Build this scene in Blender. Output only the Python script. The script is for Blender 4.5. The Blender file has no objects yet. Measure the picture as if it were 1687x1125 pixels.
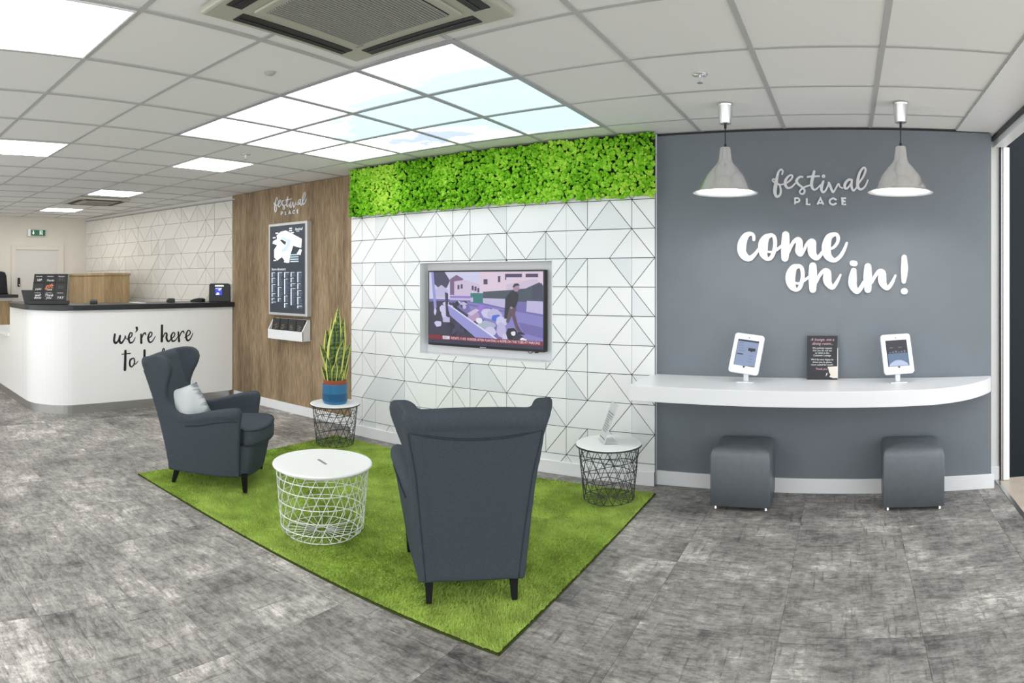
import bpy, bmesh, math, random
from mathutils import Vector, Matrix
random.seed(7)
sc = bpy.context.scene
COL = sc.collection
PI = math.pi

# ------------------------------------------------------------------ camera
# The photograph is a hand-swept phone panorama: a cylindrical projection.
EYE = 1.483
FPX, PX0, PY0 = 1050.0, 1396.0, 461.0          # pixels per radian, column facing the wall squarely, horizon row
cam_data = bpy.data.cameras.new('camera')
cam_data.type = 'PANO'
cam_data.panorama_type = 'CENTRAL_CYLINDRICAL'
cam_data.central_cylindrical_range_u_min = -1687 / 2 / FPX
cam_data.central_cylindrical_range_u_max = 1687 / 2 / FPX
cam_data.central_cylindrical_range_v_min = -(1125 - PY0) / FPX
cam_data.central_cylindrical_range_v_max = PY0 / FPX
cam_data.central_cylindrical_radius = 1.0
cam_data.clip_start = 0.05
cam = bpy.data.objects.new('camera', cam_data)
cam.location = (0, 0, EYE)
cam.rotation_euler = (PI / 2, 0, -(1687 / 2 - PX0) / FPX)
COL.objects.link(cam)
sc.camera = cam

# ------------------------------------------------------------------ world, exposure
world = bpy.data.worlds.new('world')
sc.world = world
world.use_nodes = True
world.node_tree.nodes['Background'].inputs[0].default_value = (0.95, 0.98, 1.0, 1)
world.node_tree.nodes['Background'].inputs[1].default_value = 1.75
sc.view_settings.view_transform = 'Standard'
sc.view_settings.look = 'None'
sc.view_settings.gamma = 1.0
sc.view_settings.use_curve_mapping = False
sc.view_settings.exposure = 0.43
sc.cycles.max_bounces = 6
sc.cycles.diffuse_bounces = 4
sc.cycles.glossy_bounces = 3
sc.cycles.transmission_bounces = 2
PANEL_POWER = 13.0        # LED ceiling panels
SKY_WHITE = 1.7          # printed sky ceiling panels, white cloud
SKY_BLUE = 0.82          # printed sky ceiling panels, blue

# ------------------------------------------------------------------ helpers: materials
def nodes_of(name):
    m = bpy.data.materials.new(name)
    m.use_nodes = True
    nt = m.node_tree
    return m, nt, nt.nodes['Principled BSDF']

def N(nt, typ, **kw):
    n = nt.nodes.new(typ)
    for k, v in kw.items():
        setattr(n, k, v)
    return n

def mat(name, col, rough=0.5, metal=0.0, var=0.0, scale=20.0, bump=0.0, bscale=None, spec=0.5, coord='Object', emit=None, estr=0.0, stretch=None):
    m, nt, p = nodes_of(name)
    p.inputs['Roughness'].default_value = rough
    p.inputs['Metallic'].default_value = metal
    p.inputs['Specular IOR Level'].default_value = spec
    p.inputs['Base Color'].default_value = (*col, 1)
    if emit is not None:
        p.inputs['Emission Color'].default_value = (*emit, 1)
        p.inputs['Emission Strength'].default_value = estr
    if var or bump:
        tc = N(nt, 'ShaderNodeTexCoord')
        src = tc.outputs[coord]
        if stretch:
            mp = N(nt, 'ShaderNodeMapping')
            mp.inputs['Scale'].default_value = stretch
            nt.links.new(src, mp.inputs[0])
            src = mp.outputs[0]
        if var:
            no = N(nt, 'ShaderNodeTexNoise')
            no.inputs['Scale'].default_value = scale
            no.inputs['Detail'].default_value = 4
            nt.links.new(src, no.inputs['Vector'])
            rp = N(nt, 'ShaderNodeValToRGB')
            rp.color_ramp.elements[0].position = 0.3
            rp.color_ramp.elements[1].position = 0.7
            rp.color_ramp.elements[0].color = (*[c * (1 - var) for c in col], 1)
            rp.color_ramp.elements[1].color = (*[min(1, c * (1 + var)) for c in col], 1)
            nt.links.new(no.outputs[0], rp.inputs[0])
            nt.links.new(rp.outputs[0], p.inputs['Base Color'])
        if bump:
            nb = N(nt, 'ShaderNodeTexNoise')
            nb.inputs['Scale'].default_value = bscale or scale * 4
            nb.inputs['Detail'].default_value = 3
            nt.links.new(src, nb.inputs['Vector'])
            b = N(nt, 'ShaderNodeBump')
            b.inputs['Strength'].default_value = bump
            b.inputs['Distance'].default_value = 0.01
            nt.links.new(nb.outputs[0], b.inputs['Height'])
            nt.links.new(b.outputs[0], p.inputs['Normal'])
    return m

def emat(name, col, strength=1.0):
    m, nt, p = nodes_of(name)
    p.inputs['Base Color'].default_value = (0.02, 0.02, 0.02, 1)
    p.inputs['Roughness'].default_value = 0.4
    p.inputs['Emission Color'].default_value = (*col, 1)
    p.inputs['Emission Strength'].default_value = strength
    if strength < 2:
        m.cycles.emission_sampling = 'NONE'
    return m

def srgb(r, g, b):
    f = lambda c: (c / 255 / 12.92) if c <= 10 else ((c / 255 + 0.055) / 1.055) ** 2.4
    return (f(r), f(g), f(b))

# ------------------------------------------------------------------ helpers: meshes
class MB:
    def __init__(s):
        s.v, s.f, s.m, s.uv = [], [], [], {}
    def add(s, vs, fs, mi=0):
        o = len(s.v)
        s.v += [tuple(v) for v in vs]
        for f in fs:
            s.f.append([i + o for i in f]); s.m.append(mi)
        return o
    def box(s, x0, x1, y0, y1, z0, z1, mi=0):
        s.add([(x0, y0, z0), (x1, y0, z0), (x1, y1, z0), (x0, y1, z0), (x0, y0, z1), (x1, y0, z1), (x1, y1, z1), (x0, y1, z1)],
              [(3, 2, 1, 0), (4, 5, 6, 7), (0, 1, 5, 4), (1, 2, 6, 5), (2, 3, 7, 6), (3, 0, 4, 7)], mi)
        return s
    def prism(s, poly, fa, fb, mi=0):
        """poly: list of 2-D points; fa / fb map a 2-D point to the near and the far 3-D point"""
        n = len(poly)
        s.add([fa(*p) for p in poly] + [fb(*p) for p in poly],
              [list(range(n)), list(range(2 * n - 1, n - 1, -1))] + [(i, i + n, (i + 1) % n + n, (i + 1) % n) for i in range(n)], mi)
        return s
    def tube(s, pts, r, n=8, closed=False, mi=0, caps=True):
        pts = [Vector(p) for p in pts]
        m = len(pts)
        rs = r if isinstance(r, (list, tuple)) else [r] * m
        vs, fs = [], []
        up = None
        for i, p in enumerate(pts):
            a = pts[(i - 1) % m] if (closed or i > 0) else p
            b = pts[(i + 1) % m] if (closed or i < m - 1) else p
            t = (b - a)
            t = t.normalized() if t.length > 1e-9 else Vector((0, 0, 1))
            if up is None:
                up = Vector((0, 0, 1)) if abs(t.z) < 0.9 else Vector((1, 0, 0))
            u = (up - t * up.dot(t))
            u = u.normalized() if u.length > 1e-6 else t.orthogonal().normalized()
            w = t.cross(u)
            up = u
            for k in range(n):
                an = 2 * PI * k / n
                vs.append(p + (u * math.cos(an) + w * math.sin(an)) * rs[i])
        for i in range(m if closed else m - 1):
            j = (i + 1) % m
            for k in range(n):
                l = (k + 1) % n
                fs.append((i * n + k, i * n + l, j * n + l, j * n + k))
        if caps and not closed:
            fs.append(list(range(n - 1, -1, -1)))
            fs.append([(m - 1) * n + k for k in range(n)])
        s.add(vs, fs, mi)
        return s
    def lathe(s, prof, n=32, c=(0, 0, 0), mi=0, cap0=False, cap1=False):
        vs, fs = [], []
        m = len(prof)
        for r, z in prof:
            for k in range(n):
                a = 2 * PI * k / n
                vs.append((c[0] + r * math.cos(a), c[1] + r * math.sin(a), c[2] + z))
        for i in range(m - 1):
            for k in range(n):
                l = (k + 1) % n
                fs.append((i * n + k, i * n + l, (i + 1) * n + l, (i + 1) * n + k))
        if cap0: fs.append(list(range(n - 1, -1, -1)))
        if cap1: fs.append([(m - 1) * n + k for k in range(n)])
        s.add(vs, fs, mi)
        return s
    def mesh(s, name, mats, smooth=False):
        me = bpy.data.meshes.new(name)
        me.from_pydata(s.v, [], s.f)
        for m in (mats if isinstance(mats, (list, tuple)) else [mats]):
            me.materials.append(m)
        if any(s.m):
            me.polygons.foreach_set('material_index', s.m)
        if smooth:
            me.polygons.foreach_set('use_smooth', [True] * len(me.polygons))
        me.update()
        return me
    def build(s, name, mats, parent=None, smooth=False, bevel=0.0, seg=2, world=True, **tags):
        if parent is not None and world and parent.type == 'EMPTY':
            mi = parent.matrix_basis.inverted()
            s.v = [tuple(mi @ Vector(v)) for v in s.v]
        return link(name, s.mesh(name, mats, smooth), parent, bevel, seg, **tags)

def link(name, me, parent=None, bevel=0.0, seg=2, smooth_angle=None, **tags):
    o = bpy.data.objects.new(name, me)
    COL.objects.link(o)
    if parent is not None:
        o.parent = parent
    if bevel:
        b = o.modifiers.new('bevel', 'BEVEL')
        b.width = bevel; b.segments = seg; b.limit_method = 'ANGLE'
    tag(o, **tags)
    return o

def tag(o, label=None, cat=None, group=None, kind=None):
    if label: o['label'] = label
    if cat: o['category'] = cat
    if group: o['group'] = group
    if kind: o['kind'] = kind
    return o

def thing(name, label, cat, loc=(0, 0, 0), rotz=0.0, group=None):
    o = bpy.data.objects.new(name, None)
    o.empty_display_size = 0.1
    COL.objects.link(o)
    o.location = loc
    o.rotation_euler = (0, 0, rotz)
    o.matrix_basis = Matrix.Translation(Vector(loc)) @ Matrix.Rotation(rotz, 4, 'Z')
    return tag(o, label, cat, group)

def copy_tree(src, loc, rotz, label, parent=None):
    c = src.copy(); COL.objects.link(c)
    if parent is not None:
        c.parent = parent
    else:
        c.location = loc; c.rotation_euler = (0, 0, rotz); c['label'] = label
    for ch in list(src.children):
        copy_tree(ch, None, None, None, c)
    return c

def spline(pts, k=8):
    """Catmull-Rom through points of any dimension"""
    out = []
    n = len(pts)
    for i in range(n - 1):
        p0, p1, p2, p3 = pts[max(i - 1, 0)], pts[i], pts[i + 1], pts[min(i + 2, n - 1)]
        for j in range(k):
            t = j / k
            out.append(tuple(0.5 * (2 * b + (c - a) * t + (2 * a - 5 * b + 4 * c - d) * t * t + (3 * b - a - 3 * c + d) * t ** 3)
                             for a, b, c, d in zip(p0, p1, p2, p3)))
    out.append(tuple(pts[-1]))
    return out

def stroke(mb, pts, place, d0, d1, k=6, smooth=True, mi=0):
    """a brush stroke: points (u, v, width) on a plane; place(u, v, d) gives the 3-D point"""
    q = spline(pts, k) if smooth and len(pts) > 2 else [tuple(p) for p in pts]
    L, R = [], []
    m = len(q)
    for i, (x, y, w) in enumerate(q):
        a, b = q[max(i - 1, 0)], q[min(i + 1, m - 1)]
        dx, dy = b[0] - a[0], b[1] - a[1]
        l = math.hypot(dx, dy) or 1
        if not smooth and 0 < i < m - 1:      # mitre a corner
            ux, uy = q[i][0] - a[0], q[i][1] - a[1]; lu = math.hypot(ux, uy) or 1
            c = max(0.5, abs((ux * dx + uy * dy) / lu / l)); w = w / c
        nx, ny = -dy / l * w / 2, dx / l * w / 2
        L.append((x + nx, y + ny)); R.append((x - nx, y - ny))
    def cap(i, j):
        x, y, w = q[i]
        px, py = q[j][0], q[j][1]
        a = math.atan2(y - py, x - px)
        return [(x + w / 2 * math.cos(a + t), y + w / 2 * math.sin(a + t)) for t in (-PI / 3, -PI / 6, 0, PI / 6, PI / 3)]
    ribs = [(L[i], R[i]) for i in range(m)]
    vs, fs = [], []
    for i, (a, b) in enumerate(ribs):               # overlapping passes of the brush lie on one another, never coplanar
        e1 = d1 + (d1 - d0) * 0.12 * i / m
        vs += [place(*a, d0), place(*b, d0), place(*a, e1), place(*b, e1)]
    for i in range(m - 1):
        o = 4 * i
        fs += [(o, o + 1, o + 5, o + 4), (o + 2, o + 6, o + 7, o + 3), (o, o + 4, o + 6, o + 2), (o + 1, o + 3, o + 7, o + 5)]
    fs += [(0, 2, 3, 1), (4 * m - 4, 4 * m - 3, 4 * m - 1, 4 * m - 2)]
    mb.add(vs, fs, mi)
    if smooth:
        for i, j, e0, e1 in ((0, 1, L[0], R[0]), (m - 1, m - 2, R[-1], L[-1])):
            arc = [e0] + (cap(i, j)) + [e1]
            if i == 0: arc = [e0] + cap(i, j) + [e1]
            e1 = d1 + (d1 - d0) * (0.0 if i == 0 else 0.12)
            mb.prism(arc, lambda u, v: place(u, v, d0), lambda u, v: place(u, v, e1), mi)

_txt = {}
def text_mesh(body, size, align='LEFT', shear=0.0, spacing=1.0):
    """flat lettering in the built-in font, as 2-D vertices and faces"""
    key = (body, size, align, shear, spacing)
    if key in _txt: return _txt[key]
    cu = bpy.data.curves.new('lettering', 'FONT')
    cu.body = body; cu.size = size; cu.align_x = align; cu.shear = shear; cu.space_character = spacing
    cu.resolution_u = 2
    o = bpy.data.objects.new('lettering', cu)
    COL.objects.link(o)
    dg = bpy.context.evaluated_depsgraph_get()
    me = bpy.data.meshes.new_from_object(o.evaluated_get(dg))
    r = ([tuple(v.co) for v in me.vertices], [list(p.vertices) for p in me.polygons])
    bpy.data.objects.remove(o); bpy.data.curves.remove(cu); bpy.data.meshes.remove(me)
    _txt[key] = r
    return r

def text_on(mb, body, size, place, mi=0, align='LEFT', shear=0.0, sx=1.0, spacing=1.0, at=(0, 0)):
    vs, fs = text_mesh(body, size, align, shear, spacing)
    mb.add([place(at[0] + v[0] * sx, at[1] + v[1]) for v in vs], fs, mi)

def clip(poly, a, b, c):
    """keep the side a*x + b*y <= c of a convex polygon"""
    out = []
    n = len(poly)
    for i in range(n):
        p, q = poly[i], poly[(i + 1) % n]
        dp, dq = a * p[0] + b * p[1] - c, a * q[0] + b * q[1] - c
        if dp <= 0: out.append(p)
        if (dp < 0 < dq) or (dq < 0 < dp):
            t = dp / (dp - dq)
            out.append((p[0] + (q[0] - p[0]) * t, p[1] + (q[1] - p[1]) * t))
    return out

def area2(poly):
    return 0.5 * sum(p[0] * q[1] - q[0] * p[1] for p, q in zip(poly, poly[1:] + poly[:1]))

# ------------------------------------------------------------------ materials
def floor_material():
    m, nt, p = nodes_of('distressed_vinyl')
    ge = N(nt, 'ShaderNodeNewGeometry'); oi = N(nt, 'ShaderNodeObjectInfo')
    # every tile is cut from its own spot of the pattern, some laid a half turn
    off = N(nt, 'ShaderNodeVectorMath'); off.operation = 'MULTIPLY_ADD'
    off.inputs[1].default_value = (1, 1, 1)
    sc3 = N(nt, 'ShaderNodeMath'); sc3.operation = 'MULTIPLY'; sc3.inputs[1].default_value = 37.0
    nt.links.new(oi.outputs['Random'], sc3.inputs[0])
    nt.links.new(ge.outputs['Position'], off.inputs[0]); nt.links.new(sc3.outputs[0], off.inputs[2])
    gt = N(nt, 'ShaderNodeMath'); gt.operation = 'GREATER_THAN'; gt.inputs[1].default_value = 0.5
    nt.links.new(oi.outputs['Random'], gt.inputs[0])
    an = N(nt, 'ShaderNodeMath'); an.operation = 'MULTIPLY'; an.inputs[1].default_value = PI     # half turn
    nt.links.new(gt.outputs[0], an.inputs[0])
    ro = N(nt, 'ShaderNodeVectorRotate'); ro.rotation_type = 'Z_AXIS'
    nt.links.new(off.outputs[0], ro.inputs['Vector']); nt.links.new(an.outputs[0], ro.inputs['Angle'])
    def noise(scale, stretch, detail, rough=0.6, src=None):
        mp = N(nt, 'ShaderNodeMapping'); mp.inputs['Scale'].default_value = stretch
        nt.links.new((src or ro).outputs[0], mp.inputs[0])
        n = N(nt, 'ShaderNodeTexNoise'); n.inputs['Scale'].default_value = scale
        n.inputs['Detail'].default_value = detail; n.inputs['Roughness'].default_value = rough
        nt.links.new(mp.outputs[0], n.inputs['Vector'])
        return n.outputs[0]
    def mixv0(x, y, f):
        n = N(nt, 'ShaderNodeMix'); n.data_type = 'FLOAT'
        n.inputs[0].default_value = f
        nt.links.new(x, n.inputs[2]); nt.links.new(y, n.inputs[3])
        return n.outputs[0]
    a = noise(2.6, (1, 1, 1), 5)
    b = mixv0(noise(7.0, (1, 2.1, 1), 9, 0.74), noise(8.0, (2.2, 1, 1), 9, 0.74), 0.42)
    c = noise(34, (1.0, 2.2, 1), 6, 0.75)
    big = noise(0.8, (1, 1, 1), 3, 0.5, ge)
    def mixv(x, y, f):
        n = N(nt, 'ShaderNodeMix'); n.data_type = 'FLOAT'
        n.inputs[0].default_value = f
        nt.links.new(x, n.inputs[2]); nt.links.new(y, n.inputs[3])
        return n.outputs[0]
    h = mixv(mixv(mixv(b, a, 0.46), c, 0.18), big, 0.14)
    rp = N(nt, 'ShaderNodeValToRGB')
    e = rp.color_ramp.elements
    e[0].position = 0.40; e[0].color = (*srgb(84, 82, 80), 1)
    e[1].position = 0.585; e[1].color = (*srgb(226, 221, 214), 1)
    x = rp.color_ramp.elements.new(0.45); x.color = (*srgb(128, 125, 122), 1)
    x = rp.color_ramp.elements.new(0.53); x.color = (*srgb(172, 167, 162), 1)
    nt.links.new(h, rp.inputs[0])
    # thin dark rubbed streaks
    st = noise(5.0, (1, 11, 1), 7, 0.7)
    r2 = N(nt, 'ShaderNodeValToRGB'); r2.color_ramp.elements[0].position = 0.30; r2.color_ramp.elements[1].position = 0.46
    r2.color_ramp.elements[0].color = (0.40, 0.40, 0.40, 1); r2.color_ramp.elements[1].color = (1, 1, 1, 1)
    nt.links.new(st, r2.inputs[0])
    s2 = noise(4.5, (11, 1, 1), 7, 0.7)
    r3 = N(nt, 'ShaderNodeValToRGB'); r3.color_ramp.elements[0].position = 0.30; r3.color_ramp.elements[1].position = 0.45
    r3.color_ramp.elements[0].color = (0.42, 0.42, 0.42, 1); r3.color_ramp.elements[1].color = (1, 1, 1, 1)
    nt.links.new(s2, r3.inputs[0])
    m0 = N(nt, 'ShaderNodeMix'); m0.data_type = 'RGBA'; m0.blend_type = 'MULTIPLY'; m0.inputs[0].default_value = 1.0
    nt.links.new(rp.outputs[0], m0.inputs[6]); nt.links.new(r3.outputs[0], m0.inputs[7])
    mu = N(nt, 'ShaderNodeMix'); mu.data_type = 'RGBA'; mu.blend_type = 'MULTIPLY'; mu.inputs[0].default_value = 1.0
    nt.links.new(m0.outputs[2], mu.inputs[6]); nt.links.new(r2.outputs[0], mu.inputs[7])
    # crisp darker dabs, like trowelled plaster
    db = noise(15.0, (1, 2.0, 1), 7, 0.8)
    r4 = N(nt, 'ShaderNodeValToRGB'); r4.color_ramp.elements[0].position = 0.40; r4.color_ramp.elements[1].position = 0.54
    r4.color_ramp.elements[0].color = (0.56, 0.56, 0.56, 1); r4.color_ramp.elements[1].color = (1, 1, 1, 1)
    nt.links.new(db, r4.inputs[0])
    m4 = N(nt, 'ShaderNodeMix'); m4.data_type = 'RGBA'; m4.blend_type = 'MULTIPLY'; m4.inputs[0].default_value = 1.0
    nt.links.new(mu.outputs[2], m4.inputs[6]); nt.links.new(r4.outputs[0], m4.inputs[7])
    nt.links.new(m4.outputs[2], p.inputs['Base Color'])
    p.inputs['Roughness'].default_value = 0.5
    p.inputs['Specular IOR Level'].default_value = 0.35
    bp = N(nt, 'ShaderNodeBump'); bp.inputs['Strength'].default_value = 0.12; bp.inputs['Distance'].default_value = 0.004
    nt.links.new(h, bp.inputs['Height']); nt.links.new(bp.outputs[0], p.inputs['Normal'])
    return m

def wood_material(name, dark, mid, light, axis='Z', scale=1.0, rough=0.5):
    m, nt, p = nodes_of(name)
    tc = N(nt, 'ShaderNodeTexCoord')
    st = {'Z': (1, 1, 0.12), 'X': (0.12, 1, 1), 'Y': (1, 0.12, 1)}[axis]
    mp = N(nt, 'ShaderNodeMapping'); mp.inputs['Scale'].default_value = tuple(v * scale for v in st)
    nt.links.new(tc.outputs['Object'], mp.inputs[0])
    n1 = N(nt, 'ShaderNodeTexNoise'); n1.inputs['Scale'].default_value = 5; n1.inputs['Detail'].default_value = 7; n1.inputs['Roughness'].default_value = 0.65
    n2 = N(nt, 'ShaderNodeTexNoise'); n2.inputs['Scale'].default_value = 38; n2.inputs['Detail'].default_value = 4
    for n in (n1, n2): nt.links.new(mp.outputs[0], n.inputs['Vector'])
    mx = N(nt, 'ShaderNodeMix'); mx.data_type = 'FLOAT'; mx.inputs[0].default_value = 0.4
    nt.links.new(n1.outputs[0], mx.inputs[2]); nt.links.new(n2.outputs[0], mx.inputs[3])
    rp = N(nt, 'ShaderNodeValToRGB'); e = rp.color_ramp.elements
    e[0].position = 0.33; e[0].color = (*dark, 1); e[1].position = 0.68; e[1].color = (*light, 1)
    x = e.new(0.5); x.color = (*mid, 1)
    nt.links.new(mx.outputs[0], rp.inputs[0]); nt.links.new(rp.outputs[0], p.inputs['Base Color'])
    p.inputs['Roughness'].default_value = rough
    p.inputs['Specular IOR Level'].default_value = 0.3
    return m

def tile_material(name, lo, hi):
    m, nt, p = nodes_of(name)
    oi = N(nt, 'ShaderNodeObjectInfo')
    rp = N(nt, 'ShaderNodeValToRGB')
    rp.color_ramp.elements[0].color = (*lo, 1); rp.color_ramp.elements[1].color = (*hi, 1)
    rp.color_ramp.elements[0].position = 0.0; rp.color_ramp.elements[1].position = 0.30
    nt.links.new(oi.outputs['Random'], rp.inputs[0]); nt.links.new(rp.outputs[0], p.inputs['Base Color'])
    p.inputs['Roughness'].default_value = 0.32
    return m

def sky_material():
    m, nt, p = nodes_of('printed_sky_diffuser')
    ge = N(nt, 'ShaderNodeNewGeometry')
    n = N(nt, 'ShaderNodeTexNoise'); n.inputs['Scale'].default_value = 1.5; n.inputs['Detail'].default_value = 7; n.inputs['Roughness'].default_value = 0.55
    mp = N(nt, 'ShaderNodeMapping'); mp.inputs['Scale'].default_value = (0.8, 1.6, 1); mp.inputs['Location'].default_value = (3.1, 0.4, 0)
    nt.links.new(ge.outputs['Position'], mp.inputs[0]); nt.links.new(mp.outputs[0], n.inputs['Vector'])
    # where on the printed picture the open blue lies: a patch off-centre
    sb = N(nt, 'ShaderNodeVectorMath'); sb.operation = 'SUBTRACT'; sb.inputs[1].default_value = (-2.05, 3.3, 2.54)
    nt.links.new(ge.outputs['Position'], sb.inputs[0])
    ml = N(nt, 'ShaderNodeVectorMath'); ml.operation = 'MULTIPLY'; ml.inputs[1].default_value = (0.62, 1.15, 0)
    nt.links.new(sb.outputs[0], ml.inputs[0])
    ln = N(nt, 'ShaderNodeVectorMath'); ln.operation = 'LENGTH'
    nt.links.new(ml.outputs[0], ln.inputs[0])
    ma = N(nt, 'ShaderNodeMath'); ma.operation = 'MULTIPLY_ADD'; ma.inputs[1].default_value = -0.36; 
    nt.links.new(ln.outputs['Value'], ma.inputs[0]); nt.links.new(n.outputs[0], ma.inputs[2])
    rp = N(nt, 'ShaderNodeValToRGB'); e = rp.color_ramp.elements
    e[0].position = 0.17; e[0].color = (0, 0, 0, 1); e[1].position = 0.27; e[1].color = (1, 1, 1, 1)
    nt.links.new(ma.outputs[0], rp.inputs[0])
    mx = N(nt, 'ShaderNodeMix'); mx.data_type = 'RGBA'
    nt.links.new(rp.outputs[0], mx.inputs[0])
    mx.inputs[6].default_value = (SKY_WHITE, SKY_WHITE, SKY_WHITE, 1)
    mx.inputs[7].default_value = (0.50 * SKY_BLUE, 0.70 * SKY_BLUE, 0.82 * SKY_BLUE, 1)
    s2 = N(nt, 'ShaderNodeVectorMath'); s2.operation = 'SUBTRACT'; s2.inputs[1].default_value = (-2.86, 3.80, 2.54)
    nt.links.new(ge.outputs['Position'], s2.inputs[0])
    q2 = N(nt, 'ShaderNodeVectorMath'); q2.operation = 'MULTIPLY'; q2.inputs[1].default_value = (1.0, 1.5, 0)
    nt.links.new(s2.outputs[0], q2.inputs[0])
    l2 = N(nt, 'ShaderNodeVectorMath'); l2.operation = 'LENGTH'; nt.links.new(q2.outputs[0], l2.inputs[0])
    n2 = N(nt, 'ShaderNodeTexNoise'); n2.inputs['Scale'].default_value = 5.5; n2.inputs['Detail'].default_value = 5
    nt.links.new(ge.outputs['Position'], n2.inputs['Vector'])
    k2 = N(nt, 'ShaderNodeMath'); k2.operation = 'MULTIPLY_ADD'; k2.inputs[1].default_value = -0.75
    nt.links.new(l2.outputs['Value'], k2.inputs[0]); nt.links.new(n2.outputs[0], k2.inputs[2])
    r2 = N(nt, 'ShaderNodeValToRGB'); r2.color_ramp.elements[0].position = 0.24; r2.color_ramp.elements[1].position = 0.32
    nt.links.new(k2.outputs[0], r2.inputs[0])
    m2 = N(nt, 'ShaderNodeMix'); m2.data_type = 'RGBA'; nt.links.new(r2.outputs[0], m2.inputs[0])
    nt.links.new(mx.outputs[2], m2.inputs[6]); m2.inputs[7].default_value = (0.36, 0.43, 0.70, 1)
    nt.links.new(m2.outputs[2], p.inputs['Emission Color'])
    p.inputs['Emission Strength'].default_value = 1.0
    p.inputs['Base Color'].default_value = (0.6, 0.6, 0.6, 1)
    return m

M = {}
M['floor'] = floor_material()
M['beige_floor'] = mat('beige_stone', srgb(205, 192, 176), 0.4, var=0.08, scale=6)
M['ceil_tile'] = mat('mineral_fibre_tile', (0.86, 0.86, 0.85), 0.9, bump=0.1, bscale=180)
M['tbar'] = mat('painted_grid_bar', (0.50, 0.50, 0.50), 0.5)
M['tbar_dark'] = mat('grey_sky_frame', (0.42, 0.43, 0.45), 0.5)
M['plaster'] = mat('white_plaster', (0.80, 0.80, 0.78), 0.7, var=0.02, scale=4)
M['warm_plaster'] = mat('cream_plaster', (0.72, 0.68, 0.60), 0.7, var=0.03, scale=3)
M['white'] = mat('white_laminate', (0.83, 0.84, 0.86), 0.3)
M['gloss_white'] = mat('gloss_white_panel', (0.92, 0.92, 0.91), 0.18)
M['skirting'] = mat('white_skirting_paint', (0.82, 0.83, 0.84), 0.4)
M['grey_wall'] = mat('grey_paint', srgb(114, 121, 128), 0.75, var=0.03, scale=5, bump=0.05, bscale=220)
M['timber'] = wood_material('oak_cladding', srgb(96, 80, 62), srgb(143, 122, 95), srgb(180, 158, 128), 'Z', 1.5)
M['oak'] = wood_material('light_oak', srgb(124, 103, 74), srgb(160, 136, 100), srgb(184, 160, 124), 'Z', 1.2)
M['joint'] = mat('dark_joint', (0.035, 0.035, 0.04), 0.8)
M['wall_tile'] = tile_material('white_wall_tile', (0.74, 0.77, 0.80), (0.86, 0.87, 0.88))
M['far_tile'] = tile_material('cream_wall_tile', (0.66, 0.63, 0.57), (0.74, 0.71, 0.65))
M['black'] = mat('black_plastic', (0.012, 0.012, 0.014), 0.4)
M['black_top'] = mat('black_worktop', (0.02, 0.022, 0.026), 0.3, var=0.15, scale=60)
M['steel'] = mat('brushed_steel', (0.58, 0.58, 0.57), 0.33, 1.0, var=0.06, scale=14, stretch=(1, 1, 12))
M['alu'] = mat('brushed_aluminium', (0.90, 0.90, 0.91), 0.24, 1.0, var=0.03, scale=10, stretch=(6, 6, 0.6))
M['chrome'] = mat('chrome', (0.8, 0.8, 0.8), 0.12, 1.0)
M['fabric'] = mat('slate_wool_fabric', srgb(70, 77, 84), 0.95, var=0.18, scale=260, bump=0.35, bscale=420, spec=0.15)
M['piping'] = mat('slate_piping', srgb(54, 60, 66), 0.95, spec=0.15)
M['leg'] = mat('black_lacquered_leg', (0.004, 0.004, 0.004), 0.6, spec=0.2)
def pillow_material():
    m, nt, p = nodes_of('pale_cotton_with_grey_feather_print')
    tc = N(nt, 'ShaderNodeTexCoord'); sx = N(nt, 'ShaderNodeSeparateXYZ'); nt.links.new(tc.outputs['Object'], sx.inputs[0])
    no = N(nt, 'ShaderNodeTexNoise'); no.inputs['Scale'].default_value = 14; no.inputs['Detail'].default_value = 5
    mp = N(nt, 'ShaderNodeMapping'); mp.inputs['Scale'].default_value = (0.5, 1, 2.4); mp.inputs['Rotation'].default_value = (0, 0.7, 0)
    nt.links.new(tc.outputs['Object'], mp.inputs[0]); nt.links.new(mp.outputs[0], no.inputs['Vector'])
    ad = N(nt, 'ShaderNodeMath'); ad.operation = 'MULTIPLY_ADD'; ad.inputs[1].default_value = 0.22
    nt.links.new(no.outputs[0], ad.inputs[0]); nt.links.new(sx.outputs[0], ad.inputs[2])
    rp = N(nt, 'ShaderNodeValToRGB'); rp.color_ramp.elements[0].position = 0.0; rp.color_ramp.elements[1].position = 0.055
    rp.color_ramp.elements[0].color = (*srgb(128, 134, 138), 1); rp.color_ramp.elements[1].color = (*srgb(206, 209, 212), 1)
    nt.links.new(ad.outputs[0], rp.inputs[0]); nt.links.new(rp.outputs[0], p.inputs['Base Color'])
    p.inputs['Roughness'].default_value = 0.95; p.inputs['Specular IOR Level'].default_value = 0.2
    return m
M['pillow'] = pillow_material()
M['rug'] = mat('green_pile', srgb(166, 190, 92), 1.0, var=0.22, scale=7, spec=0.1)
M['rug_edge'] = mat('dark_rug_binding', srgb(62, 72, 34), 1.0, spec=0.1)
M['wire_white'] = mat('white_powder_coat', (0.85, 0.86, 0.85), 0.4)
M['wire_dark'] = mat('dark_grey_powder_coat', (0.045, 0.05, 0.055), 0.5)
M['stool'] = mat('grey_leatherette', srgb(108, 114, 120), 0.38, var=0.05, scale=30, bump=0.12, bscale=160)
M['led'] = emat('led_diffuser', (1.0, 1.0, 0.985), PANEL_POWER)
M['sky'] = sky_material()
M['ac'] = mat('ivory_plastic', srgb(178, 177, 163), 0.5)
M['ac_dark'] = mat('dark_louvre', (0.02, 0.02, 0.02), 0.6)
M['ac_grille'] = mat('grey_grille', (0.30, 0.30, 0.28), 0.6)
M['terracotta'] = mat('terracotta', srgb(158, 84, 58), 0.8, var=0.08, scale=20)
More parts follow.
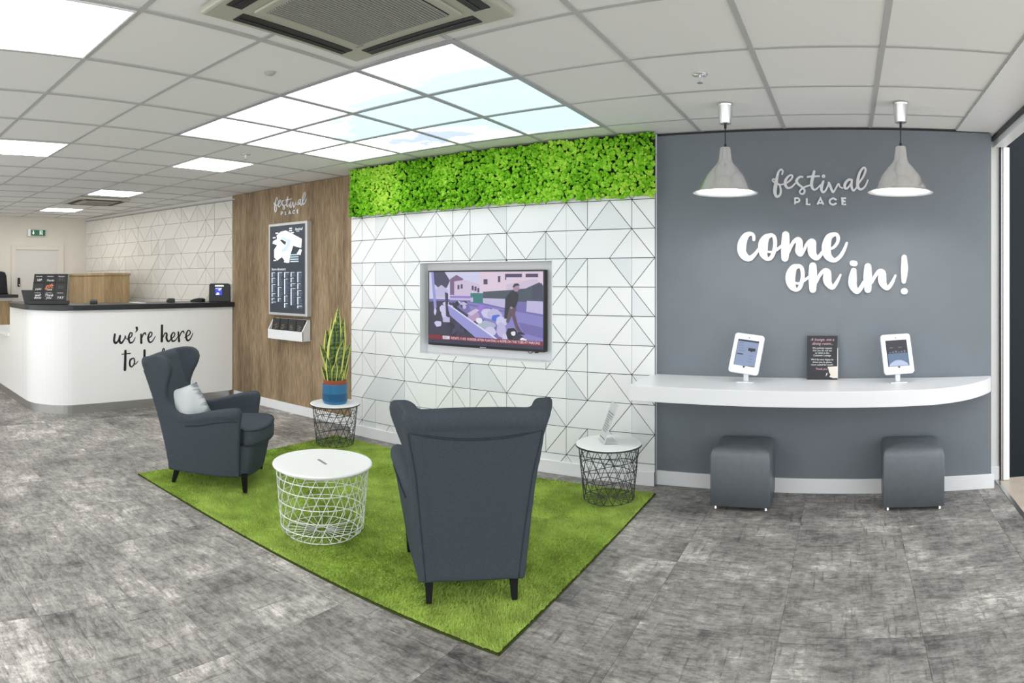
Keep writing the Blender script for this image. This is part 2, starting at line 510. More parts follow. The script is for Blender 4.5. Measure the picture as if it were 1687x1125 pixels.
M['soil'] = mat('potting_soil', (0.02, 0.014, 0.01), 1.0, bump=0.8, bscale=90)
M['blue_pot'] = mat('mid_blue_glaze', srgb(44, 112, 156), 0.35)
M['blue_pot2'] = mat('deep_blue_band', srgb(18, 84, 126), 0.4)
M['letter_white'] = mat('white_acrylic', (0.92, 0.92, 0.93), 0.35, emit=(1, 1, 1), estr=0.0)
M['letter_silver'] = mat('satin_silver', (0.66, 0.67, 0.69), 0.35, 0.3)
M['letter_black'] = mat('black_vinyl', (0.01, 0.01, 0.01), 0.4)
M['navy'] = mat('navy_panel', (0.006, 0.011, 0.016), 0.45, spec=0.25)
M['frame_silver'] = mat('silver_frame', (0.62, 0.62, 0.62), 0.35, 0.4)
M['white_metal'] = mat('white_door_frame', (0.90, 0.91, 0.92), 0.4)

# lettering traced as brush strokes: (along the wall, height, stroke width) in metres
COME=[('c',[[(-0.653,1.765,0.0217),(-0.656,1.794,0.0233),(-0.677,1.807,0.0279),(-0.709,1.792,0.045),(-0.731,1.754,0.0589),(-0.739,1.715,0.0636),(-0.736,1.676,0.0589),(-0.713,1.644,0.0512),(-0.681,1.634,0.0388),(-0.645,1.663,0.0264),(-0.618,1.702,0.0171)]]),('o',[[(-0.531,1.793,0.0233),(-0.562,1.782,0.0465),(-0.584,1.745,0.0667),(-0.588,1.702,0.0667),(-0.584,1.663,0.0543),(-0.56,1.629,0.0279),(-0.531,1.639,0.0279),(-0.511,1.682,0.0295),(-0.503,1.729,0.0279),(-0.507,1.776,0.0279),(-0.527,1.798,0.0217),(-0.555,1.793,0.0217)],[(-0.57,1.683,0.0155),(-0.523,1.678,0.0171),(-0.488,1.696,0.0202),(-0.46,1.719,0.0186)]]),('m',[[(-0.429,1.797,0.0512),(-0.431,1.713,0.0605),(-0.434,1.635,0.0512)],[(-0.409,1.674,0.0194),(-0.382,1.735,0.0248),(-0.353,1.764,0.0295),(-0.335,1.755,0.045),(-0.334,1.716,0.0512),(-0.336,1.681,0.0512),(-0.324,1.66,0.031),(-0.302,1.688,0.0217),(-0.283,1.728,0.0233),(-0.257,1.753,0.0295),(-0.24,1.745,0.045),(-0.246,1.708,0.0605),(-0.242,1.666,0.0558),(-0.216,1.636,0.0372),(-0.191,1.65,0.0271),(-0.168,1.685,0.0194)]]),('e',[[(-0.125,1.695,0.0155),(-0.094,1.71,0.0202),(-0.069,1.743,0.0233),(-0.065,1.78,0.0264),(-0.083,1.8,0.0264),(-0.125,1.782,0.045),(-0.143,1.735,0.0605),(-0.146,1.689,0.062),(-0.132,1.644,0.0527),(-0.09,1.619,0.031),(-0.05,1.646,0.0271),(-0.022,1.692,0.0233),(-0.004,1.739,0.0171)]]),('o',[[(-0.331,1.579,0.0233),(-0.37,1.569,0.0465),(-0.392,1.526,0.0667),(-0.396,1.479,0.0667),(-0.382,1.436,0.0504),(-0.355,1.413,0.0248),(-0.331,1.43,0.0279),(-0.316,1.472,0.0279),(-0.31,1.518,0.0271),(-0.316,1.561,0.0279),(-0.335,1.583,0.0202),(-0.363,1.579,0.0202)],[(-0.374,1.464,0.0155),(-0.331,1.459,0.0171),(-0.292,1.485,0.0202),(-0.266,1.504,0.0171)]]),('n',[[(-0.24,1.579,0.0512),(-0.24,1.503,0.0605),(-0.24,1.417,0.0481)],[(-0.215,1.468,0.0194),(-0.191,1.517,0.0248),(-0.159,1.548,0.0295),(-0.138,1.537,0.0465),(-0.14,1.499,0.0589),(-0.134,1.462,0.0527),(-0.104,1.43,0.031),(-0.075,1.464,0.0248),(-0.047,1.518,0.014)]]),('i',[[(0.035,1.599,0.0388),(0.052,1.596,0.0388)],[(0.044,1.548,0.0388),(0.037,1.495,0.0574),(0.038,1.444,0.0558),(0.065,1.402,0.0341),(0.092,1.425,0.031),(0.113,1.468,0.0217)]]),('n',[[(0.142,1.575,0.0481),(0.141,1.503,0.0605),(0.142,1.416,0.0481)],[(0.169,1.464,0.0194),(0.193,1.51,0.0248),(0.221,1.544,0.0279),(0.243,1.532,0.0465),(0.241,1.492,0.0589),(0.249,1.454,0.0496),(0.278,1.426,0.031),(0.309,1.46,0.0248),(0.334,1.514,0.014)]]),('exclamation_mark',[[(0.395,1.641,0.0357),(0.397,1.573,0.0481),(0.395,1.518,0.0434),(0.392,1.471,0.0295)],[(0.393,1.404,0.0434),(0.399,1.404,0.0434)]])]
FEST=[('f',[[(-0.454,2.22,0.0126),(-0.449,2.239,0.0126),(-0.461,2.252,0.0126),(-0.479,2.235,0.0153),(-0.489,2.2,0.0198),(-0.497,2.155,0.0252),(-0.504,2.11,0.0252),(-0.5,2.075,0.0207),(-0.486,2.063,0.0153),(-0.468,2.078,0.0153),(-0.463,2.105,0.0144),(-0.471,2.141,0.0126),(-0.486,2.156,0.0117),(-0.502,2.162,0.0126),(-0.519,2.173,0.0117),(-0.517,2.185,0.0108),(-0.502,2.183,0.0108)],[(-0.49,2.153,0.0126),(-0.467,2.146,0.0108),(-0.44,2.151,0.0108)]]),('e',[[(-0.438,2.151,0.0108),(-0.408,2.167,0.0126),(-0.386,2.19,0.0144),(-0.382,2.207,0.0135),(-0.397,2.211,0.0126),(-0.418,2.194,0.0171),(-0.432,2.168,0.0207),(-0.43,2.141,0.0198),(-0.412,2.122,0.0144),(-0.386,2.13,0.0126),(-0.362,2.154,0.0117)]]),('s',[[(-0.312,2.198,0.0126),(-0.328,2.199,0.0144),(-0.346,2.186,0.0171),(-0.353,2.166,0.0189),(-0.336,2.144,0.0162),(-0.309,2.123,0.0153),(-0.297,2.103,0.0144),(-0.303,2.084,0.0126),(-0.319,2.08,0.0108),(-0.331,2.092,0.0108),(-0.321,2.111,0.0117),(-0.295,2.128,0.0126),(-0.261,2.139,0.0113)]]),('t',[[(-0.23,2.235,0.018),(-0.24,2.197,0.0216),(-0.249,2.152,0.0207),(-0.243,2.121,0.0189),(-0.227,2.108,0.0135),(-0.205,2.121,0.0117),(-0.189,2.14,0.0108)],[(-0.276,2.198,0.0135),(-0.236,2.201,0.0135),(-0.196,2.202,0.0135)]]),('i',[[(-0.166,2.202,0.0243),(-0.164,2.202,0.0243)],[(-0.167,2.166,0.0153),(-0.178,2.133,0.0207),(-0.179,2.106,0.0189),(-0.166,2.09,0.0135),(-0.146,2.111,0.0117),(-0.129,2.151,0.0117)]]),('v',[[(-0.129,2.156,0.0153),(-0.121,2.138,0.018),(-0.107,2.103,0.0171),(-0.098,2.09,0.0126),(-0.079,2.12,0.0117),(-0.061,2.149,0.0126),(-0.052,2.128,0.0099),(-0.034,2.119,0.0099)]]),('a',[[(0.032,2.176,0.0135),(0.009,2.177,0.0162),(-0.01,2.158,0.0189),(-0.019,2.133,0.0189),(-0.012,2.116,0.0162),(0.005,2.123,0.0126),(0.025,2.151,0.0117),(0.032,2.173,0.0126),(0.028,2.142,0.0171),(0.033,2.114,0.0162),(0.044,2.102,0.0126),(0.061,2.12,0.0117),(0.074,2.147,0.0108)]]),('l',[[(0.074,2.147,0.0108),(0.106,2.192,0.0135),(0.125,2.237,0.0153),(0.123,2.257,0.0135),(0.11,2.259,0.0135),(0.089,2.232,0.0171),(0.074,2.183,0.0207),(0.071,2.138,0.0207),(0.08,2.116,0.018),(0.098,2.111,0.0144),(0.124,2.133,0.0126),(0.142,2.174,0.0108)]]),('p',[[(-0.364,2.051,0.0126),(-0.364,2.008,0.0126)],[(-0.364,2.05,0.0126),(-0.343,2.05,0.0126),(-0.333,2.038,0.0126),(-0.343,2.025,0.0126),(-0.364,2.025,0.0126)]]),('l',[[(-0.282,2.05,0.0126),(-0.282,2.007,0.0126),(-0.257,2.007,0.0126)]]),('a',[[(-0.208,2.006,0.0126),(-0.187,2.049,0.0126),(-0.166,2.005,0.0126)],[(-0.199,2.017,0.0108),(-0.174,2.017,0.0108)]]),('c',[[(-0.08,2.039,0.0126),(-0.099,2.048,0.0126),(-0.118,2.039,0.0126),(-0.123,2.026,0.0126),(-0.117,2.012,0.0126),(-0.099,2.005,0.0126),(-0.08,2.012,0.0126)]]),('e',[[(-0.008,2.048,0.0126),(-0.034,2.048,0.0126),(-0.034,2.006,0.0126),(-0.008,2.006,0.0126)],[(-0.034,2.027,0.0126),(-0.012,2.027,0.0126)]])]
DESK=[('w',[[(2.957,0.865,0.0234),(2.948,0.794,0.0257),(2.968,0.766,0.0257),(3.0,0.794,0.0164),(3.022,0.85,0.021),(3.015,0.789,0.0257),(3.038,0.763,0.0234),(3.075,0.804,0.014),(3.089,0.844,0.0117),(3.098,0.813,0.0093),(3.136,0.809,0.0093)]]),('e',[[(3.116,0.803,0.0117),(3.164,0.833,0.014),(3.174,0.869,0.014),(3.15,0.875,0.014),(3.131,0.824,0.0234),(3.145,0.764,0.021),(3.185,0.772,0.014),(3.215,0.821,0.007)]]),('apostrophe',[[(3.233,0.93,0.0304),(3.237,0.907,0.021),(3.219,0.88,0.007)]]),('r',[[(3.289,0.853,0.021),(3.292,0.755,0.028)],[(3.296,0.802,0.0117),(3.317,0.852,0.0164),(3.342,0.868,0.0164),(3.352,0.847,0.014)]]),('e',[[(3.373,0.799,0.0117),(3.423,0.83,0.014),(3.43,0.865,0.014),(3.404,0.871,0.014),(3.381,0.814,0.0234),(3.397,0.76,0.021),(3.437,0.768,0.014),(3.475,0.823,0.007)]]),('h',[[(3.564,0.946,0.028),(3.561,0.762,0.0304)],[(3.573,0.8,0.0117),(3.602,0.851,0.014),(3.628,0.847,0.021),(3.625,0.791,0.0257),(3.653,0.754,0.0187),(3.693,0.791,0.0093)]]),('e',[[(3.678,0.78,0.0117),(3.726,0.81,0.014),(3.735,0.848,0.014),(3.712,0.856,0.014),(3.688,0.814,0.0234),(3.704,0.757,0.021),(3.746,0.766,0.014),(3.781,0.81,0.007)]]),('r',[[(3.786,0.859,0.021),(3.796,0.751,0.028)],[(3.801,0.806,0.0117),(3.83,0.859,0.014),(3.857,0.866,0.0164),(3.863,0.845,0.0117)]]),('e',[[(3.875,0.79,0.0117),(3.943,0.826,0.014),(3.949,0.862,0.014),(3.921,0.874,0.014),(3.893,0.818,0.0234),(3.909,0.757,0.0234),(3.951,0.77,0.014),(3.989,0.84,0.007)]]),('t',[[(3.09,0.671,0.028),(3.087,0.554,0.0304),(3.083,0.458,0.0327)],[(3.044,0.636,0.0093),(3.15,0.64,0.0117)]]),('o',[[(3.185,0.583,0.014),(3.15,0.563,0.021),(3.145,0.507,0.021),(3.171,0.485,0.014),(3.203,0.523,0.0164),(3.201,0.575,0.014),(3.178,0.584,0.0117)],[(3.198,0.52,0.0093),(3.219,0.515,0.0093),(3.25,0.545,0.007)]]),('h',[[(3.334,0.665,0.028),(3.331,0.484,0.0304)],[(3.342,0.521,0.0117),(3.37,0.571,0.014),(3.396,0.567,0.021),(3.393,0.511,0.0257),(3.42,0.475,0.0187),(3.458,0.51,0.0093)]]),('e',[[(3.451,0.504,0.0117),(3.498,0.533,0.014),(3.507,0.57,0.014),(3.484,0.579,0.014),(3.461,0.538,0.0234),(3.477,0.481,0.021),(3.517,0.49,0.014),(3.551,0.532,0.007)]]),('l',[[(3.551,0.53,0.0093),(3.59,0.614,0.014),(3.595,0.665,0.014),(3.577,0.668,0.014),(3.564,0.59,0.0234),(3.57,0.501,0.0234),(3.602,0.48,0.0164),(3.638,0.519,0.007)]]),('p',[[(3.653,0.562,0.0234),(3.649,0.374,0.028)],[(3.66,0.521,0.0117),(3.697,0.57,0.0187),(3.726,0.542,0.0187),(3.712,0.485,0.0187),(3.672,0.471,0.0117)]])]

# ------------------------------------------------------------------ the setting
HC = 2.54                     # ceiling height
YT, YW, YG, YR = 4.58, 4.375, 4.43, 4.61      # timber cladding, white tiled wall, grey wall, the room's own wall
XL, XR, YB = -10.27, 1.08, -3.0
FARA, FARB = (-6.50, 4.60), (XL, 4.05)        # far tiled wall runs slightly out of square

fl_ = MB().box(XL - 0.1, XR, YB, 4.8, -0.1, -0.002).build('floor', M['joint'], kind='structure')
TS, JX, JY = 0.6, -0.285, 3.235
tile_me = MB().box(-0.5, 0.5, -0.5, 0.5, -0.002, 0).mesh('floor_tile', M['floor'])
for i in range(-17, 3):
    for j in range(-11, 3):
        tx0, tx1, ty0, ty1 = max(XL, JX + TS * i), min(XR, JX + TS * (i + 1)), max(YB, JY + TS * j), min(4.62, JY + TS * (j + 1))
        if tx1 - tx0 < 0.02 or ty1 - ty0 < 0.02: continue
        o = bpy.data.objects.new('floor_tile', tile_me); COL.objects.link(o); o.parent = fl_
        o.location = ((tx0 + tx1) / 2, (ty0 + ty1) / 2, 0); o.scale = (tx1 - tx0 - 0.0016, ty1 - ty0 - 0.0016, 1)
MB().box(XR + 0.03, 5.0, -6.0, 6.5, -0.1, -0.004).build('floor_outside', M['beige_floor'], kind='structure')
MB().box(XR, XR + 0.03, YB, 4.6, -0.1, 0.003).build('trim_1', M['steel'], kind='structure')

# the room's own walls
MB().box(-6.6, 1.13, YR, YR + 0.1, 0, HC + 0.1).build('wall_front', M['plaster'], kind='structure')
MB().box(XL - 0.1, XL, YB, 4.7, 0, HC + 0.1).build('wall_left', M['warm_plaster'], kind='structure')
# the unit is open to the shopping mall behind the viewer and on the right: only slim shopfront posts there
sf = thing('wall_back', None, None, (0, YB, 0)); sf['kind'] = 'structure'
for x in (-10.2, -7.4, -4.6, -1.8, 1.08): MB().box(x - 0.03, x + 0.03, YB - 0.06, YB, 0, HC + 0.02).build('shopfront_post', mat('post_paint', (0.8, 0.8, 0.8), 0.4), sf)
MB().box(XL - 0.1, XR + 0.14, YB - 0.06, YB, 2.42, HC + 0.14).build('shopfront_head', M['plaster'], sf)

# timber cladding
MB().box(-6.612, -4.25, YT, YR, 0, HC).build('wall_timber', M['timber'], kind='structure')
MB().box(-6.56, -4.312, YT - 0.016, YT, 0, 0.1).build('baseboard_timber', M['skirting'], bevel=0.004, kind='structure')

# grey wall
w = MB().box(-1.365, 1.017, YG, YR, 0, HC - 0.014).build('wall_grey', M['grey_wall'], kind='structure')
MB().box(-1.365, 1.0, YG + 0.006, YR, HC - 0.014, HC).build('trim_2', M['black'], kind='structure')
MB().box(-1.362, 1.036, YG - 0.016, YG, 0, 0.103).build('baseboard_grey', M['skirting'], bevel=0.004, kind='structure')
MB().box(1.036, 1.12, YR - 0.016, YR, 0, 0.103).build('baseboard_return', M['skirting'], bevel=0.004, kind='structure')

# white tiled wall: body round the television recess, dark backing, tiles
RX0, RX1, RZ0, RZ1, RD = -3.472, -2.183, 0.842, 1.632, 0.11
TL, TR_ = -4.312, -1.365
def surround(mb, y0, y1):
    mb.box(TL, RX0, y0, y1, 0, HC); mb.box(RX1, TR_, y0, y1, 0, HC)
    mb.box(RX0, RX1, y0, y1, 0, RZ0); mb.box(RX0, RX1, y0, y1, RZ1, HC)
    return mb
wf = surround(MB(), YW + 0.02, YR).build('wall_feature', M['white'], kind='structure')
surround(MB(), YW + 0.007, YW + 0.02).build('tile_backing', M['joint'], wf)
rc = MB()
rc.box(RX0, RX1, YW + RD, YR, RZ0, RZ1)
for a in ((RX0, RX0 + 0.004, RZ0, RZ1), (RX1 - 0.004, RX1, RZ0, RZ1), (RX0, RX1, RZ0, RZ0 + 0.004), (RX0, RX1, RZ1 - 0.004, RZ1)):
    rc.box(a[0], a[1], YW - 0.002, YW + RD, a[2], a[3])
rc.build('recess_lining', M['white'], wf)
MB().box(TL, -1.366, YW - 0.014, YW + 0.004, 0, 0.1).build('baseboard_feature', M['skirting'], bevel=0.004, kind='structure')

F = 'f'
B0 = [(0, -1), (0, 0), (0, 1), (1, 1, F), (2, 1), (2, 3), (3, 3), (3, 4), (5, 4), (5, 5, F), (5, 6), (6, 6), (7, 6), (7, 7), (8, 9), (9, 9, F), (10, 9),
      (12, 11), (12, 12, F), (12, 13), (13, 13), (14, 13), (14, 15), (15, 15), (15, 16)]
B1 = [(0, -1), (1, 0), (3, 2), (3, 3, F), (3, 4), (5, 5, F), (6, 5), (6, 6), (6, 7), (7, 7), (8, 7), (8, 9), (9, 9), (9, 10), (11, 10), (11, 11), (11, 12),
      (12, 12, F), (13, 12), (15, 14), (15, 15, F), (15, 16)]
B2 = [(-1, 0), (0, 0), (1, 0), (1, 1), (2, 3), (3, 3, F), (4, 3), (6, 5), (7, 6), (9, 8), (9, 9, F), (9, 10), (11, 11), (12, 11), (12, 12), (13, 12), (13, 13),
      (14, 15), (15, 15, F), (16, 15)]
def cells(band, k, u0, du, z0, dz, gap):
    """the tiles of one course: polygons (u, z), each already drawn in from its joints"""
    zt, zb = z0 - dz * k, z0 - dz * (k + 1)
    for e, f in zip(band, band[1:]):
        poly = [(e[0], zt), (f[0], zt), (f[1], zb), (e[1], zb)]
        gaps = [gap, gap * 0.45 if len(f) > 2 else gap, gap, gap * 0.45 if len(e) > 2 else gap]
        pts = [(u0 + du * p[0], p[1]) for p in poly]
        if area2(pts) > 0: s = 1
        else: s = -1
        out = list(pts)
        out = [p for i, p in enumerate(out) if p != out[i - 1]]
        for (p, q), g in zip(zip(pts, pts[1:] + pts[:1]), gaps):
            dx, dy = q[0] - p[0], q[1] - p[1]
            l = math.hypot(dx, dy)
            if l < 1e-6: continue
            nx, ny = dy / l * s, -dx / l * s          # outward
            out = clip(out, nx, ny, nx * p[0] + ny * p[1] - g / 2)
            if len(out) < 3: break
        if len(out) >= 3 and abs(area2(out)) > 4e-5:
            yield out
def clean(poly):
    out = []
    for p in poly:
        if not out or math.hypot(p[0] - out[-1][0], p[1] - out[-1][1]) > 5e-4: out.append(p)
    while len(out) > 2 and math.hypot(out[0][0] - out[-1][0], out[0][1] - out[-1][1]) <= 5e-4: out.pop()
    return out
def lay(poly, place, parent, m, thick, name='wall_tile'):
    poly = clean(poly)
    if len(poly) < 3 or abs(area2(poly)) < 1.2e-4: return
    if area2(poly) < 0: poly = poly[::-1]
    MB().prism(poly, lambda u, z: place(u, z, 0), lambda u, z: place(u, z, thick)).build(name, m, parent)

near = lambda u, z, d: (u, YW + d, z)
U0, DU, Z0, DZ = -4.171, 0.17545, 2.068, 0.2125
for k in range(-1, 10):
    band = [(-3, -3)] + [B0, B1, B2][k % 3] + [(18, 18)]
    for poly in cells(band, k, U0, DU, Z0, DZ, 0.0052):
        poly = clip(clip(poly, -1, 0, -TL), 1, 0, TR_)
        poly = clip(clip(poly, 0, -1, -0.1), 0, 1, 2.13)
        if len(poly) < 3: continue
        top, bot = max(p[1] for p in poly), min(p[1] for p in poly)
        if top <= RZ0 or bot >= RZ1 - 0.02:
            lay(poly, near, wf, M['wall_tile'], 0.0065)
            continue
        for piece in (clip(poly, 1, 0, RX0), clip(poly, -1, 0, -RX1), clip(clip(clip(poly, -1, 0, -RX0), 1, 0, RX1), 0, 1, RZ0), clip(clip(clip(poly, -1, 0, -RX0), 1, 0, RX1), 0, -1, -RZ1)):
            if len(piece) >= 3: lay(piece, near, wf, M['wall_tile'], 0.0065)

# far tiled wall, same pattern
fd = Vector((FARB[0] - FARA[0], FARB[1] - FARA[1], 0)); FL = fd.length; fd.normalize()
fn = Vector((fd.y, -fd.x, 0))
if fn.y > 0: fn = -fn                                     # towards the room
far = lambda u, z, d: tuple(Vector((FARA[0], FARA[1], z)) + fd * (FL - u) - fn * d)
fm = MB()
fm.prism([(0, 0), (FL, 0), (FL, HC), (0, HC)], lambda u, z: far(u, z, 0.006), lambda u, z: far(u, z, 0.06))
wfar = fm.build('wall_far', M['far_tile'], kind='structure')
bm_ = MB().prism([(0.02, 1.0), (FL, 1.0), (FL, HC - 0.05), (0.02, HC - 0.05)], lambda u, z: far(u, z, 0.0045), lambda u, z: far(u, z, 0.0062)).build('tile_backing', mat('brown_grey_joint', (0.24, 0.22, 0.19), 0.8), wfar)
MB().prism([(0, HC - 0.05), (FL, HC - 0.05), (FL, HC - 0.035), (0, HC - 0.035)], lambda u, z: far(u, z, -0.012), lambda u, z: far(u, z, 0.01)).build('trim_3', M['tbar'], wfar)
for k in range(0, 7):
    src = [B0, B1, B2][k % 3]
    base = [e for e in src if 0 <= (e[0] + e[1]) / 2 < 12]
    band = [(-2, -2)]
    for rep in range(3):
        for e in base:
            band.append((e[0] + 12 * rep, e[1] + 12 * rep) + tuple(e[2:]))
    band.append((40, 40))
    good = [band[0]]
    for e in band[1:]:
        if e[0] >= good[-1][0] and e[1] >= good[-1][1]: good.append(e)
    for poly in cells(good, k, 0.02, DU, HC - 0.055, DZ, 0.005):
        poly = clip(clip(poly, 1, 0, FL), -1, 0, 0)
        poly = clip(poly, 0, -1, -1.05) if len(poly) > 2 else poly
        if len(poly) >= 3: lay(poly, far, wfar, M['far_tile'], 0.0045)

# ------------------------------------------------------------------ ceiling
ceil = MB().box(XL - 0.1, XR + 0.14, YB, 4.8, HC + 0.02, HC + 0.14).build('ceiling', M['plaster'], kind='structure')
GX = [0.76, 0.16, -0.44, -1.04, -1.64, -2.24, -2.84, -3.44, -4.04, -4.64, -5.2, -5.75, -6.3, -6.86, -7.34, -7.86, -8.36, -8.86, -9.31, -9.8, XL]
GY = [YB, -2.43, -1.84, -1.25, -0.66, -0.07, 0.524, 1.116, 1.708, 2.30, 2.892, 3.484, 4.076]
led_cells = {(6, 6), (10, 7), (10, 10), (14, 10), (18, 10), (2, 3), (6, 3), (10, 3), (14, 7), (18, 7), (14, 3)}   # (index into GX of the left line, index into GY)
sky_cells = [(gx, gy) for gx in (5, 6, 7, 8) for gy in (9, 10, 11)]
unit = None
ti = 0
for a in range(len(GX) - 1):
    for b in range(len(GY)):
        x1, x0 = GX[a], GX[a + 1]
        y0 = GY[b]; y1 = GY[b + 1] if b + 1 < len(GY) else 4.62
        if (a + 1, b) in led_cells or (a + 1, b) in sky_cells: continue
        if unit is None:
            unit = MB().box(-0.5, 0.5, -0.5, 0.5, 0, 0.012).mesh('ceiling_tile', M['ceil_tile'])
        o = bpy.data.objects.new('ceiling_tile', unit)
        COL.objects.link(o)
        o.parent = ceil
        o.location = ((x0 + x1) / 2, (y0 + y1) / 2, HC + 0.006)
        o.scale = (x1 - x0 - 0.008, y1 - y0 - 0.008, 1)
for x in GX[:-1]:
    hw = 0.004 if x == GX[0] else 0.013
    MB().box(x - hw, x + hw, YB, 4.62, HC, HC + 0.03).build('grid_bar', M['tbar'], ceil)
for i in range(len(GX) - 1):
    for y in GY[1:]:
        pass
for y in GY[1:]:
    MB().box(XL, GX[0], y - 0.012, y + 0.012, HC + 0.0015, HC + 0.03).build('grid_bar', M['tbar'], ceil)
for x in (-1.64, -2.24, -2.84, -3.44, -4.04):
    MB().box(x - 0.018, x + 0.018, 2.288, 4.088, HC - 0.002, HC + 0.01).build('grid_bar', M['tbar_dark'], ceil)
for y in (2.30, 2.892, 3.484, 4.076):
    MB().box(-4.052, -1.628, y - 0.018, y + 0.018, HC - 0.0025, HC + 0.01).build('grid_bar', M['tbar_dark'], ceil)
# plain soffit beside the shopfront
MB().box(GX[0] + 0.005, 1.05, YB, YG + 0.17, HC - 0.006, HC + 0.03).build('trim_4', M['white_metal'], kind='structure')
for y in (3.25, 3.85): MB().lathe([(0.0, -0.004), (0.012, -0.002), (0.014, 0)], 12, (0.93, y, HC - 0.006)).build('screw_cover', M['white'], ceil)

# LED panels
def led_panel(x0, x1, y0, y1, label):
    t = thing('led_panel', label, 'ceiling light', ((x0 + x1) / 2, (y0 + y1) / 2, HC - 0.006), group='square LED ceiling panels')
    MB().box(x0 + 0.022, x1 - 0.022, y0 + 0.02, y1 - 0.02, HC - 0.003, HC + 0.004).build('diffuser', M['led'], t)
    fr = MB()
    fr.box(x0 + 0.012, x0 + 0.024, y0 + 0.012, y1 - 0.012, HC - 0.004, HC + 0.016); fr.box(x1 - 0.024, x1 - 0.012, y0 + 0.012, y1 - 0.012, HC - 0.004, HC + 0.016)
    fr.box(x0 + 0.024, x1 - 0.024, y0 + 0.012, y0 + 0.022, HC - 0.004, HC + 0.016); fr.box(x0 + 0.024, x1 - 0.024, y1 - 0.022, y1 - 0.012, HC - 0.004, HC + 0.016)
    fr.build('frame', M['white_metal'], t)
LEDLAB = {(6, 6): 'large bright LED panel in the top left corner of the ceiling', (10, 7): 'LED panel cut off by the left edge, second row',
          (10, 10): 'LED panel in the ceiling just left of the printed sky panels', (14, 10): 'LED panel in front of the far air conditioning cassette',
          (2, 3): 'LED panel behind the viewer on the doorway side', (6, 3): 'LED panel behind the viewer in line with the printed sky panels', (10, 3): 'LED panel behind the viewer in line with the sideways wing chair',
          (14, 3): 'LED panel in the back row on the reception side', (14, 7): 'LED panel above the side of the reception desk, outside the view', (18, 7): 'LED panel above the back counter, outside the view',
          (18, 10): 'smallest LED panel, farthest back by the exit door wall'}
for (a, b) in sorted(led_cells):
    led_panel(GX[a], GX[a - 1], GY[b], GY[b + 1], LEDLAB[(a, b)])

# printed sky ceiling panels
rown = {9: 'front row', 10: 'middle row', 11: 'row nearest the moss wall'}
coln = {5: 'rightmost', 6: 'second from right', 7: 'second from left', 8: 'leftmost'}
for (a, b) in sky_cells:
    x0, x1, y0, y1 = GX[a], GX[a - 1], GY[b], GY[b + 1]
    t = thing('sky_panel', 'backlit sky-print ceiling panel, %s, %s of the sky grid' % (coln[a], rown[b]), 'ceiling light', ((x0 + x1) / 2, (y0 + y1) / 2, HC), group='backlit sky-print ceiling panels')
    MB().box(x0 + 0.014, x1 - 0.014, y0 + 0.013, y1 - 0.013, HC + 0.003, HC + 0.008).build('printed_diffuser', M['sky'], t)

# air conditioning cassettes
def cassette(x0, x1, y0, y1, label):
    cx, cy = (x0 + x1) / 2, (y0 + y1) / 2
    t = thing('air_conditioner', label, 'air conditioner', (cx, cy, HC), group='ceiling cassette air conditioners')
    z0 = HC - 0.03
    w, d = x1 - x0, y1 - y0
    MB().box(x0, x1, y0, y1, z0, HC + 0.004).build('fascia', M['ac'], t, bevel=0.012)
    s = 0.155 * w   # slots stop short of the corners
    for (a0, a1, b0, b1) in ((x0 + s, x1 - s, y0 + 0.035, y0 + 0.105), (x0 + s, x1 - s, y1 - 0.105, y1 - 0.035), (x0 + 0.035, x0 + 0.105, y0 + s, y1 - s), (x1 - 0.105, x1 - 0.035, y0 + s, y1 - s)):
        MB().box(a0, a1, b0, b1, z0 - 0.003, z0 + 0.004).build('air_slot', M['ac_dark'], t)
        lv = MB()
        if a1 - a0 > b1 - b0: lv.box(a0 + 0.01, a1 - 0.01, b0 + 0.026, b0 + 0.032, z0 - 0.006, z0 - 0.002)
        else: lv.box(a0 + 0.026, a0 + 0.032, b0 + 0.01, b1 - 0.01, z0 - 0.006, z0 - 0.002)
        lv.build('louvre', M['black'], t)
    q = 0.15
    MB().box(x0 + q, x1 - q, y0 + q, y1 - q, z0 - 0.012, z0).build('grille_frame', M['ac'], t, bevel=0.005)
    MB().box(x0 + q + 0.035, x1 - q - 0.035, y0 + q + 0.035, y1 - q - 0.035, z0 - 0.0125, z0 - 0.011).build('grille_back', M['ac_dark'], t)
    g = MB()
    n = 34
    for i in range(n):
        x = x0 + q + 0.04 + (w - 2 * q - 0.08) * (i + 0.5) / n
        g.box(x - 0.0045, x + 0.0045, y0 + q + 0.035, y1 - q - 0.035, z0 - 0.017, z0 - 0.011)
    g.build('grille_slats', M['ac_grille'], t)
    MB().box(x0 + q + 0.01, x0 + q + 0.05, y1 - q - 0.022, y1 - q - 0.010, z0 - 0.014, z0 - 0.011).build('badge', M['ac_grille'], t)
cassette(-2.10, -1.24, 1.30, 2.165, 'large ceiling air conditioning cassette beside the sky panels')
cassette(-8.18, -7.52, 2.88, 3.60, 'distant ceiling air conditioning cassette near the far tiled wall')

